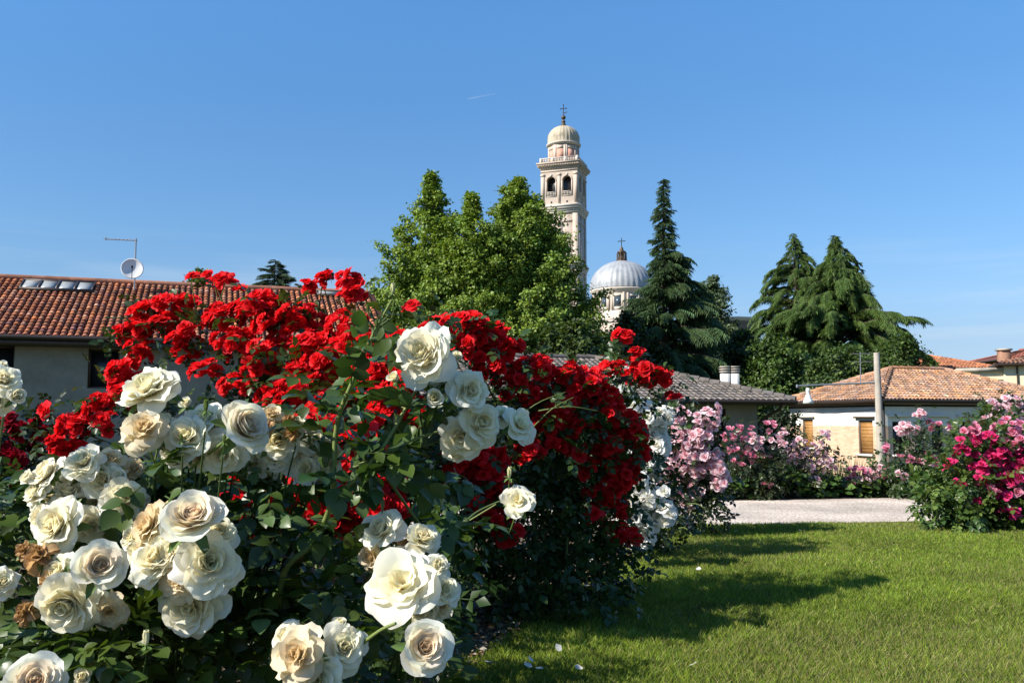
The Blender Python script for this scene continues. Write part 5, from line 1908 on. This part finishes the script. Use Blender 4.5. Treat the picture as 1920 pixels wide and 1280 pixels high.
PG = "pink rose bushes in the border behind the path"
pinks = [
    ("airy rose pink bush with dark stems, between the blush bush and the grey house downpipe", 1410, 13.1, [(1375, 810, 20, 12, 3), (1400, 815, 24, 14, 5), (1420, 830, 20, 14, 4), (1390, 850, 24, 14, 4), (1365, 835, 16, 12, 3), (1412, 858, 8, 8, 2), (1440, 860, 8, 6, 1), (1445, 800, 10, 8, 2), (1440, 910, 6, 5, 2), (1385, 870, 10, 8, 1), (1455, 830, 12, 10, 2)],
     [(1400, 870, .42, .50, 320), (1440, 885, .36, .36, 240), (1410, 915, .5, .3, 260)], 'pink', .12, 71, (.045, .06, .028)),
    ("thin leggy pale pink rose bush standing before the sunlit brick wall", 1525, 13.4, [(1480, 835, 16, 10, 3), (1500, 850, 20, 14, 5), (1530, 840, 16, 12, 3), (1550, 815, 10, 8, 2), (1555, 870, 14, 14, 5), (1520, 875, 14, 10, 3), (1490, 860, 12, 10, 3), (1470, 815, 8, 8, 2), (1530, 902, 8, 5, 2), (1545, 850, 10, 8, 2), (1505, 825, 8, 6, 1)],
     [(1505, 860, .36, .34, 70), (1545, 860, .22, .3, 40), (1500, 900, .4, .22, 80)], 'palepink', .115, 72, (.05, .065, .03)),
    ("low rose pink bush at the foot of the utility pole", 1640, 13.6, [(1615, 885, 16, 8, 5), (1640, 892, 14, 8, 4), (1625, 900, 10, 6, 3), (1662, 893, 12, 8, 4), (1668, 900, 8, 6, 2), (1594, 905, 8, 6, 2), (1655, 880, 8, 6, 2)],
     [(1630, 905, .5, .2, 200), (1665, 900, .3, .22, 120)], 'pink', .115, 73, (.045, .075, .025)),
    ("upright mid pink rose bush with tall bare shoots, right of the utility pole", 1735, 13.2, [(1728, 776, 8, 6, 3), (1745, 797, 6, 5, 2), (1700, 800, 10, 8, 3), (1716, 806, 12, 6, 3), (1690, 806, 8, 5, 2), (1700, 860, 12, 6, 3), (1740, 866, 10, 6, 3), (1755, 866, 8, 6, 2), (1664, 842, 6, 5, 2), (1720, 870, 10, 8, 3), (1692, 892, 6, 8, 2), (1745, 855, 6, 5, 1), (1775, 800, 6, 5, 1), (1785, 806, 5, 4, 1)],
     [(1720, 840, .22, .28, 90), (1710, 880, .4, .25, 220), (1700, 905, .4, .2, 160), (1775, 825, .12, .2, 40), (1728, 800, .1, .15, 30)], 'pink', .12, 74, (.04, .07, .022)),
]
for lab, bx_, d, cl, fl, kind, diam, seed, col in pinks:
    bb = Bush("rose_bush", lab, (P(bx_, 700, d)[0], d, 0), PG, seed)
    for (px, py, rx, ry, n_) in cl:
        bb.cluster(kind if bb.r.random() < .75 else 'palepink', px, py, rx * 1.15, ry * 1.2, int(n_ * 1.9 + .5), d - .2, diam, leaves=3 + n_, leafL=.06, col=col, dj=.12, tmpl='lo', ld=.1)
        if bb.r.random() < .9:
            t = P(px, py, d - .1)
            b_ = bb.base + np.array([bb.r.normal(0, .12), bb.r.normal(0, .06), -.02])
            bb.cane([b_, b_ * .45 + t * .55 + np.array([bb.r.normal(0, .05), 0, .05]), t], .008, .003, col=(.10, .09, .05), n=9, leaves=5, leafL=.055, lcol=col, tmpl='lo')
    for (px, py, rx, rz, n_) in fl:
        bb.fill(P(px, py, d), (rx, .3, rz), n_, .06, col, .2)
    bb.done()

Mg = Bush("rose_bush", "big magenta rose bush at the right edge, blooms in cerise clusters", (5.1, 9.7, 0), None, 66)
for (px, py, rx, ry, n_) in ((1830, 810, 14, 10, 4), (1856, 822, 20, 14, 6), (1905, 800, 24, 16, 7), (1918, 830, 22, 18, 8), (1870, 860, 24, 14, 7), (1885, 850, 18, 12, 4), (1848, 876, 16, 10, 4), (1810, 845, 16, 8, 3), (1846, 902, 12, 10, 3), (1900, 895, 20, 14, 7), (1915, 870, 18, 14, 6), (1910, 915, 20, 14, 6), (1864, 925, 12, 14, 5), (1832, 940, 14, 14, 6), (1885, 930, 12, 10, 3), (1900, 960, 16, 12, 6), (1850, 915, 10, 10, 2), (1808, 910, 8, 8, 2), (1790, 870, 8, 6, 2), (1820, 830, 10, 8, 2), (1945, 860, 26, 26, 10), (1950, 920, 26, 26, 8)):
    Mg.cluster('magenta' if Mg.r.random() < .72 else 'pink', px, py, rx, ry, int(n_ * 1.5), 9.2, .12, leaves=5 + n_ * .9, leafL=.06, col=(.05, .085, .022), dj=.2, tmpl='mid')
for (px, py, d, rx, rz, n_) in ((1860, 860, 9.7, .45, .5, 420), (1900, 900, 9.6, .5, .55, 420), (1790, 915, 9.5, .42, .38, 420), (1780, 950, 9.4, .35, .3, 300), (1880, 960, 9.5, .5, .3, 300), (1960, 900, 9.6, .5, .6, 300)):
    Mg.fill(P(px, py, d), (rx, .4, rz), n_, .062, (.06, .105, .024), .35, 'mid', alt=(.11, .16, .035), pa=.25)
for q in range(7):
    t = P((1830, 1856, 1905, 1870, 1810, 1800, 1790)[q], (812, 822, 802, 860, 845, 885, 870)[q], 9.5)
    b_ = Mg.base + np.array([Mg.r.normal(0, .15), 0, -.02])
    Mg.cane([b_, b_ * .5 + t * .5 + np.array([0, 0, .1]), t], .01, .003, leaves=9, tmpl='mid', lcol=(.06, .1, .025))
Mg.done()

Pk = Bush("rose_bush", "tall light pink rose bush rising behind the magenta one at the right edge", (6.6, 11.0, 0), None, 67)
for (px, py, rx, ry, n_) in ((1868, 760, 14, 8, 4), (1900, 750, 16, 6, 4), (1890, 770, 24, 14, 7), (1914, 790, 18, 14, 6), (1882, 788, 14, 8, 3), (1860, 785, 8, 5, 2), (1940, 775, 20, 20, 6), (1925, 765, 12, 10, 3)):
    Pk.cluster('palepink', px, py, rx, ry, n_, 10.7, .125, leaves=6 + n_, leafL=.06, col=(.05, .085, .025), dj=.15, tmpl='lo')
for (px, py, d, rx, rz, n_) in ((1900, 810, 11, .5, .4, 300), (1870, 800, 11, .25, .3, 120), (1930, 870, 11, .6, .6, 300)):
    Pk.fill(P(px, py, d), (rx, .4, rz), n_, .06, (.05, .08, .025), .35)
for q in range(4):
    t = P((1868, 1900, 1890, 1920)[q], (762, 752, 772, 790)[q], 10.8)
    Pk.cane([Pk.base, Pk.base * .5 + t * .5, t], .01, .003, leaves=7, tmpl='lo')
Pk.done()

# ------------------------------------------------------------------ cream roses in the foreground
CL = (.046, .078, .014)


def cream_bush(label, base, items, seed, group, lcanes=1.0):
    B_ = Bush("cream_rose_bush", label, base, group, seed)
    r = B_.r
    base = np.array(base, float)
    for it in items:
        px, py, diam, kind, d, fx, fz = it[:7]
        p = P(px, py, d)
        rad = diam / 2 * d / F * (1.05 if kind in ('full', 'cup', 'old', 'open') else 1.0) * r.uniform(.94, 1.1)
        toc = unit(np.array([0, 0, H]) - p)
        rt = np.array([1., 0, 0])
        upv = np.cross(rt, -toc)
        n_ = toc * 1.0 + rt * (fx * 1.1 - .28) + Z3 * (fz * 1.1 + .25) + r.normal(0, .2, 3)
        n_ = unit(n_)
        lab, nm = None, "rose_bloom"
        cal = CAL
        kd = kind
        if kind == 'withered':
            lab, nm = "withered brown rose head", "withered_bloom"
        elif kind == 'old':
            lab = "fading cream rose with browned petal edges"
        elif kind == 'cup':
            lab = "cream rose with a peach heart"
        elif kind in ('bud', 'gbud'):
            nm, cal = "rose_bud", BCAL
            n_ = unit(np.array([fx * .5, -.1, 1.0 + fz]))
            rad *= .8
        p = p - n_ * rad * .15
        B_.bloom(kd, p, n_, rad, nm, lab, cal)
        e = p - n_ * rad * 2.4 if kind not in ('bud', 'gbud') else p - n_ * rad * 3.2
        far = base * .62 + e * .38 + np.array([r.normal(0, .03), .12, .02])
        b0 = base + np.array([r.normal(0, .06), r.normal(0, .05), -.02])
        mid2 = e * .8 + base * .2 + np.array([0, .05, -.05])
        st = None
        if kind in ('bud', 'gbud') and py < 625:
            st = P(699, 632, 1.93)
        elif seed == 82 and 850 < py < 945:
            st = P(864, 988, 2.4)
        elif seed == 82 and py < 845:
            st = P(792 if px < 950 else 868, 838 if px < 950 else 806, 2.1)
        if st is not None:
            b0, far, mid2 = st, st * .7 + e * .3 + np.array([0, .02, .012]), st * .3 + e * .7 + np.array([0, .015, .008])
        B_.cane([b0, far, mid2, e], .0042, .0018, (.05, .08, .022), n=14, leaves=0 if kind in ('bud', 'gbud') else int(4 * lcanes), leafL=.046, lcol=CL, t0=.35, name="cane")
    return B_


K_ = 1.85
left_items = [
    (281, 733, 118, 'full', 1.95, -.5, .75), (272, 806, 92, 'old', 1.9, -.2, .1), (352, 822, 92, 'full', 1.95, -.1, .2), (385, 792, 84, 'full', 2.0, .2, .5), (456, 802, 104, 'cup', 1.9, .45, .15), (350, 760, 44, 'half', 2.05, .1, .8), (330, 845, 66, 'full', 1.98, -.1, -.4), (418, 850, 84, 'full', 1.98, .1, -.4),
    (508, 778, 52, 'old', 2.02, .1, .6), (500, 800, 36, 'withered', 1.98, 0, .2), (542, 788, 36, 'withered', 2.0, .2, .5), (556, 800, 54, 'full', 2.05, .2, .5), (582, 812, 46, 'half', 2.05, .4, .6), (520, 828, 70, 'full', 2.05, 0, .1), (590, 836, 66, 'full', 2.1, .5, .3), (560, 862, 66, 'full', 2.1, .1, -.2), (606, 872, 66, 'full', 2.1, .4, -.3), (480, 864, 64, 'full', 2.08, -.2, -.3), (624, 846, 44, 'old', 2.1, .6, .2), (495, 890, 56, 'full', 2.12, 0, -.6), (548, 812, 34, 'withered', 1.99, 0, .2),
    (92, 888, 74, 'full', 2.0, -.6, .3), (70, 925, 64, 'full', 2.0, -.8, -.1), (100, 930, 60, 'full', 2.05, -.2, -.3), (160, 868, 84, 'full', 2.0, -.1, .4), (205, 865, 64, 'old', 2.05, .3, .6), (195, 905, 80, 'full', 2.02, .1, -.1), (232, 935, 96, 'full', 2.0, .4, -.1), (142, 902, 66, 'full', 2.05, -.3, .1), (250, 880, 56, 'old', 2.08, .4, .3), (112, 985, 112, 'full', 1.92, -.4, .1), (80, 970, 60, 'full', 1.98, -.8, .1), (215, 975, 64, 'full', 2.05, .1, -.5), (180, 945, 60, 'full', 2.06, -.1, -.4),
    (130, 925, 70, 'full', 2.02, -.2, .2), (170, 985, 76, 'full', 1.98, 0, 0), (60, 900, 52, 'half', 2.0, -.6, .5), (225, 900, 60, 'half', 2.03, .3, .4), (300, 800, 70, 'full', 1.97, -.3, .4), (410, 800, 66, 'full', 2.0, .3, .3), (375, 850, 70, 'full', 2.0, 0, -.3), (575, 880, 56, 'full', 2.08, .2, .1), (515, 855, 60, 'full', 2.07, -.1, .2), (450, 870, 60, 'half', 2.05, .1, 0), (250, 1010, 60, 'full', 1.88, -.5, .2), (410, 1000, 70, 'full', 1.83, .5, .3), (325, 1010, 76, 'full', 1.82, -.1, .2),
    (361, 976, 120, 'cup', 1.75, .25, .25), (282, 985, 96, 'old', 1.84, -.4, .2), (298, 1050, 104, 'full', 1.8, -.3, -.1), (392, 1056, 122, 'full', 1.78, .4, -.1), (340, 1086, 84, 'old', 1.78, 0, -.4), (360, 1132, 118, 'full', 1.84, .2, -.7), (268, 1036, 78, 'full', 1.86, -.6, 0), (330, 1040, 90, 'full', 1.8, 0, .1),
    (186, 1064, 114, 'cup', 1.72, .15, .15), (128, 1128, 116, 'full', 1.76, -.3, -.3), (48, 1146, 68, 'withered', 1.8, -.3, -.2), (74, 1040, 76, 'withered', 1.8, -.3, .3), (45, 1030, 44, 'withered', 1.85, -.6, .2), (204, 1146, 62, 'old', 1.8, .4, -.4), (112, 1078, 84, 'full', 1.8, -.4, .2), (92, 1090, 50, 'withered', 1.78, -.3, 0), (170, 1120, 70, 'full', 1.8, 0, -.3),
    (274, 1206, 44, 'bud', 1.75, 0, 0), (66, 1282, 112, 'cup', 1.62, 0, .5), (156, 1272, 58, 'half', 1.7, .2, .4), (386, 768, 28, 'gbud', 1.85, .1, .1), (340, 826, 18, 'gbud', 1.85, -.2, .2), (420, 828, 20, 'gbud', 1.85, .2, .3), (470, 1085, 18, 'gbud', 2.1, .2, .3),
]
LB = cream_bush("cream rose bush in the left foreground, crowded with full and browned blooms", (-.95, 2.35, 0), left_items, 81, "cream rose bushes in front")
r_ = LB.r
# leafy body of the bush
for (px, py, rx, ry, n_, d) in ((150, 930, 140, 60, 34, 2.12), (310, 890, 140, 50, 30, 2.1), (310, 870, 120, 40, 20, 2.0), (300, 940, 120, 60, 30, 2.0), (250, 1080, 120, 60, 26, 1.98), (120, 1190, 160, 70, 60, 1.9), (330, 1240, 150, 50, 16, 1.9), (440, 1090, 90, 60, 26, 2.05), (480, 970, 100, 40, 6, 2.1), (530, 1070, 110, 45, 20, 2.15), (60, 1000, 80, 80, 24, 2.15), (500, 905, 80, 25, 7, 2.0), (450, 980, 90, 60, 24, 1.95), (100, 1220, 120, 50, 30, 1.75), (240, 1170, 90, 40, 20, 1.8)):
    q = np.stack([P(px + r_.normal(0, .5) * rx, py + r_.normal(0, .5) * ry, d + r_.uniform(-.05, .25)) for _ in range(n_)])
    ax = r_.normal(0, 1, (n_, 3)) * np.array([1, .7, .5]) + np.array([0, -.3, -.1])
    compound(LB.leaf, q, ax, np.array([0, -.25, 1]) + r_.normal(0, .35, (n_, 3)), .047 * r_.uniform(.7, 1.25, n_), tints(n_, CL, .22, .1, r_, (.06, .10, .03), .12), 'hi', r_)
LB.fill((-1.0, 2.5, .55), (.7, .35, .4), 220, .052, CL, .3, 'mid')
LB.fill((-.45, 2.85, .34), (.35, .3, .28), 90, .052, CL, .3, 'mid')
LB.done(nmax=200)

right_items = [
    (796, 668, 112, 'full', 1.98, -.25, .25), (770, 640, 60, 'full', 2.02, -.4, .7), (754, 662, 42, 'half', 2.0, -.5, .5), (856, 672, 38, 'half', 2.05, .5, .5), (744, 712, 52, 'half', 2.05, -.4, .3), (816, 746, 58, 'half', 1.98, .1, 0), (877, 735, 88, 'full', 2.0, .5, .1), (900, 792, 92, 'full', 2.04, .6, -.2), (866, 815, 84, 'full', 2.06, .0, -.6), (973, 797, 72, 'open', 2.1, .8, .0), (940, 780, 44, 'full', 2.12, .5, .2), (856, 832, 60, 'full', 2.1, -.3, -.6), (830, 720, 54, 'full', 2.05, 0, .1),
    (970, 940, 68, 'open', 2.4, .35, .25), (955, 893, 28, 'bud', 2.42, .1, .2),
    (716, 995, 84, 'full', 2.02, -.3, .4), (698, 1042, 74, 'old', 2.04, -.5, -.3), (790, 1012, 78, 'full', 2.0, .5, .5), (752, 1008, 42, 'withered', 2.02, .1, .5), (756, 1098, 134, 'open', 1.82, -.1, .35), (832, 1106, 66, 'full', 1.86, .8, .1), (790, 1142, 76, 'full', 1.9, .3, -.6), (820, 1062, 52, 'full', 1.95, .6, .5), (752, 1050, 60, 'old', 1.98, -.1, .2), (828, 1135, 46, 'old', 1.9, .7, -.4),
    (795, 1215, 122, 'cup', 1.72, .15, .15), (560, 1228, 118, 'old', 1.72, -.2, -.1), (642, 1215, 92, 'full', 1.78, .4, .1), (596, 1272, 90, 'full', 1.74, 0, -.4), (640, 1176, 52, 'half', 1.82, .3, .7), (540, 1195, 60, 'full', 1.78, -.4, .4),
    (736, 548, 28, 'bud', 1.9, .1, .1), (690, 582, 18, 'gbud', 1.9, -.2, .1), (716, 590, 16, 'gbud', 1.9, .1, .1), (705, 612, 20, 'gbud', 1.9, .2, .1), (738, 575, 16, 'gbud', 1.9, .3, .1), (600, 1160, 22, 'gbud', 1.9, .2, .1),
]
RBs = cream_bush("cream rose bush with a tall bare cane and long arching stems, centre foreground", (-.38, 2.55, 0), right_items, 82, "cream rose bushes in front", .5)
r_ = RBs.r
cc = (.16, .20, .055)
RBs.cane([np.array([-.55, 2.5, -.02]), P(521, 1137, 2.1), P(593, 1013, 2.05), P(622, 930, 2.0), P(631, 800, 1.98), P(658, 722, 1.95), P(694, 639, 1.93), P(735, 562, 1.9)], .0085, .003, cc, 34, 13, .046, (.05, .09, .022), .3, thorns=True)
RBs.cane([P(622, 925, 2.0), P(660, 905, 2.0), P(717, 840, 1.98), P(755, 775, 2.0), P(790, 715, 2.02)], .006, .003, cc, 20, 10, .046, (.045, .08, .02), .1, thorns=True)
RBs.cane([P(655, 880, 2.0), P(740, 840, 2.0), P(800, 815, 2.05), P(860, 800, 2.1)], .004, .002, cc, 14, 8, .046, CL, .1)
RBs.cane([P(700, 860, 2.1), P(824, 1025, 2.35), P(862, 988, 2.4), P(930, 945, 2.4)], .004, .002, cc, 18, 7, .046, CL, .3)
RBs.cane([P(680, 1205, 1.8), P(715, 1180, 1.76), P(742, 1168, 1.74)], .004, .003, cc, 8, 3, .05, CL, .2)
for (px, py, rx, ry, n_, d) in ((680, 860, 70, 40, 11, 1.98), (660, 790, 70, 60, 6, 1.98), (740, 830, 50, 40, 9, 2.0), (640, 690, 60, 60, 4, 1.95), (650, 880, 100, 30, 4, 2.1), (560, 1100, 110, 45, 22, 2.1), (640, 1060, 60, 35, 8, 2.1), (690, 1190, 70, 50, 14, 1.9), (560, 1150, 110, 50, 24, 1.95), (820, 930, 60, 50, 5, 2.3), (660, 1110, 70, 60, 22, 2.05), (780, 880, 70, 40, 5, 2.1), (720, 590, 20, 20, 3, 1.93), (600, 760, 40, 60, 8, 2.0)):
    q = np.stack([P(px + r_.normal(0, .5) * rx, py + r_.normal(0, .5) * ry, d + r_.uniform(-.05, .22)) for _ in range(n_)])
    ax = r_.normal(0, 1, (n_, 3)) * np.array([1, .7, .5]) + np.array([0, -.3, -.1])
    compound(RBs.leaf, q, ax, np.array([0, -.25, 1]) + r_.normal(0, .35, (n_, 3)), .047 * r_.uniform(.7, 1.25, n_), tints(n_, CL, .22, .1, r_, (.06, .10, .03), .15), 'hi', r_)
RBs.fill((-.35, 2.75, .34), (.35, .3, .28), 80, .052, CL, .3, 'mid')
RBs.done(nmax=200)

edge_items = [(8, 715, 70, 'full', 1.9, .3, .2), (30, 745, 56, 'half', 1.9, .7, 0), (-6, 752, 60, 'full', 1.92, .2, -.2), (-20, 700, 60, 'full', 1.95, 0, .4), (4, 690, 40, 'half', 1.94, .3, .7), (4, 1092, 66, 'full', 1.8, .6, .1), (-30, 1110, 70, 'full', 1.82, .2, -.1)]
EB = cream_bush("cream rose bush mostly cut off by the left picture edge", (-1.6, 2.3, 0), edge_items, 83, "cream rose bushes in front")
EB.fill((-1.5, 2.3, .75), (.35, .25, .3), 90, .052, CL, .3, 'mid')
EB.done(nmax=200)
# ------------------------------------------------------------------ border plants, grass, petals
rg = np.random.default_rng(91)
# low leafy ground cover edging the path
n = 5200
x = rg.uniform(2.3, 8.6, n)
y = path_far(x) + .15 + 1.3 * rg.random(n)
hgt = .30 + .10 * np.sin(x * 2.1) + .05 * np.sin(x * 5.3)
z = rg.random(n) ** .6 * hgt
mb = MB()
pos = np.stack([x, y, z], 1)
pos[:, 1] += (rg.random(n) < .5) * (-.2 * rg.random(n))
scatter(mb, 'lo', pos, rg.normal(0, 1, (n, 3)) * np.array([1, 1, .4]) + np.array([0, -.4, 0]), np.array([0, -.3, 1]) + rg.normal(0, .4, (n, 3)), .11 * rg.uniform(.6, 1.3, n), tints(n, (.06, .11, .022), .25, .1, rg), 1.3)
tag(mb.build("ground_cover", M['leaf']), "low glossy green ground cover edging the far side of the gravel path", "ground cover", kind="stuff")

gb = P(1565, 900, 13.9)
gb[2] = 0
t = thing("ornamental_grass", "tuft of fine upright green grass before the brick wall", "grass tuft", gb)
mb = MB()
k = 420
a = rg.random(k) * 6.28
rd = .45 * np.sqrt(rg.random(k))
p = gb + np.stack([rd * np.cos(a) * 1.3, rd * np.sin(a) * .5, 0 * a], 1)
BL = (np.array([(0, -.5, 0), (0, .5, 0), (.55, .35, .0), (.55, -.35, .0), (1, 0, -.08)]), np.array([(0, 1, 2), (0, 2, 3), (3, 2, 4)]))
scatter(mb, BL, p, np.stack([np.cos(a) * .25, np.sin(a) * .2, 1 + 0 * a], 1) + rg.normal(0, .1, (k, 3)), rg.normal(0, 1, (k, 3)), .62 * rg.uniform(.6, 1.1, k), tints(k, (.07, .11, .03), .2, .1, rg), .018)
mb.build("blades", M['grass'], t)

# wooden support post in the magenta bush
pp = G(1911, 985)
t = MB()
tube(t, [(*pp[:2], -.1), (*pp[:2], .32)], .035, 10, np.array((.08, .07, .06)))
tag(t.build("garden_post", M['cane']), "short dark post at the foot of the magenta rose bush", "post")

# mown grass
n = 330000
y = 3.3 + (10.0 - 3.3) * rg.random(n) ** 1.25
x0 = bed_edge(y) - .05
x1 = .6 * y + .8
x = x0 + (x1 - x0) * rg.random(n)
m = (y < path_near(x) + .03 + .04 * rg.normal(0, 1, n)) & (x > x0 + .12 * (rg.random(n) + .6 * np.sin(y * 7)))
x, y = x[m], y[m]
n = len(x)
patch = .5 + .5 * np.sin(x * 2.3 + 1.7 * np.sin(y * 1.9)) * np.sin(y * 2.9 + 1.3 * np.sin(x * 1.7))
fine = .5 + .5 * np.sin(x * 9.1 + 2 * np.sin(y * 7.3)) * np.sin(y * 11.9 + 2 * np.sin(x * 8.7))
az = rg.random(n) * 6.28
ax = np.stack([np.cos(az) * .55, np.sin(az) * .55, np.ones(n)], 1) + rg.normal(0, .22, (n, 3)) + np.array([.12, 0, 0])
C = tints(n, (.128, .182, .019), .34, .13, rg, (.24, .22, .08), .09)
C *= (.66 + .42 * patch + .38 * fine)[:, None]
dry = rg.random(n) < .35 * np.clip(.5 - .8 * np.sin(x * 1.3 + 2.2) * np.sin(y * 1.7 + .6) - .4 * patch, 0, 1)
C[dry] = tints(dry.sum(), (.24, .22, .085), .2, .08, rg)
L = (.022 + .012 * fine + .008 * patch) * rg.uniform(.55, 1.5, n)
mb = MB()
scatter(mb, BL, np.stack([x, y, np.full(n, -.006)], 1), ax, np.stack([np.sin(az), -np.cos(az), 0 * az], 1) + rg.normal(0, .3, (n, 3)), L, np.clip(C, 0, 1), .085 * np.clip(y / 5, .9, 1.6) * .04 / L * .9)
# longer stray blades and tufts
n = 60000
y = 3.3 + 6.6 * rg.random(n) ** 1.3
x0, x1 = bed_edge(y) + .02, .6 * y + .8
x = x0 + (x1 - x0) * rg.random(n)
tuft = np.sin(x * 6.1 + 3 * np.sin(y * 5.3)) * np.sin(y * 8.7 + 3 * np.sin(x * 4.9)) + .5 * np.sin(x * 17 + y * 3) * np.sin(y * 21 - x * 5)
m = (y < path_near(x) - .05) & (tuft + rg.normal(0, .45, n) > .5)
x, y = x[m], y[m]
n = len(x)
az = rg.random(n) * 6.28
ax = np.stack([np.cos(az) * .9, np.sin(az) * .9, np.ones(n)], 1) + rg.normal(0, .3, (n, 3))
scatter(mb, BL, np.stack([x, y, np.full(n, -.006)], 1), ax, np.stack([np.sin(az), -np.cos(az), 0 * az], 1) + rg.normal(0, .3, (n, 3)), .042 * rg.uniform(.6, 1.5, n), tints(n, (.18, .24, .028), .25, .1, rg, (.30, .27, .11), .12), .075)
tag(mb.build("lawn_grass", M['grass']), "short mown green lawn grass", "grass", kind="stuff")

# mulch and dry litter on the bed
n = 9000
y = rg.uniform(2.8, 9.2, n)
x = bed_edge(y) + .1 - 3.2 * rg.random(n) ** 1.4
mb = MB()
scatter(mb, 'lo', np.stack([x, y, .012 + .02 * rg.random(n)], 1), rg.normal(0, 1, (n, 3)) * np.array([1, 1, .25]), np.array([0, 0, 1]) + rg.normal(0, .35, (n, 3)), .03 * rg.uniform(.4, 1.6, n), tints(n, (.20, .13, .075), .4, .1, rg, (.5, .42, .3), .08), .7)
tag(mb.build("leaf_litter", M['cane']), "dry brown leaf litter and twigs under the rose bushes", "leaf litter", kind="stuff")

# fallen white petals
PT = (np.array([(-.5, -.4, .12), (0, -.5, .02), (.5, -.3, .1), (-.55, 0, .05), (0, 0, 0), (.55, .05, .06), (-.4, .4, .16), (0, .5, .06), (.4, .4, .14)]),
      np.array([(0, 1, 4, 3), (1, 2, 5, 4), (3, 4, 7, 6), (4, 5, 8, 7)]))
PV = MB()
scatter(PV, PT, np.zeros((1, 3)), np.array([[1., 0, 0]]), np.array([[0, 0, 1.]]), .05, np.array([[.82, .80, .74]]))
pme = PV.mesh("fallen_petal", M['petal'], smooth=True)
sp = [(1047, 1228), (995, 1250), (990, 1262), (915, 1255), (876, 1268), (1085, 1266), (1300, 1260), (1085, 1105), (1100, 1108), (1068, 1104), (1160, 1090), (1200, 1092), (1190, 1030), (1345, 1030), (1380, 1002), (1225, 1045), (955, 1190), (1310, 1075), (890, 1175), (1500, 1000), (1050, 1135), (1012, 1268)]
for i, (px, py) in enumerate(sp):
    o = bpy.data.objects.new("fallen_petal", pme)
    COL.objects.link(o)
    q = G(px, py)
    o.location = (q[0], q[1], .035)
    o.rotation_euler = (rg.normal(0, .35), rg.normal(0, .35), rg.random() * 6.28)
    s = rg.uniform(.45, .8)
    o.scale = (s, s, s)
    tag(o, "white rose petal fallen on the shaded grass or soil beside the rose bushes", "petal", "fallen white petals")
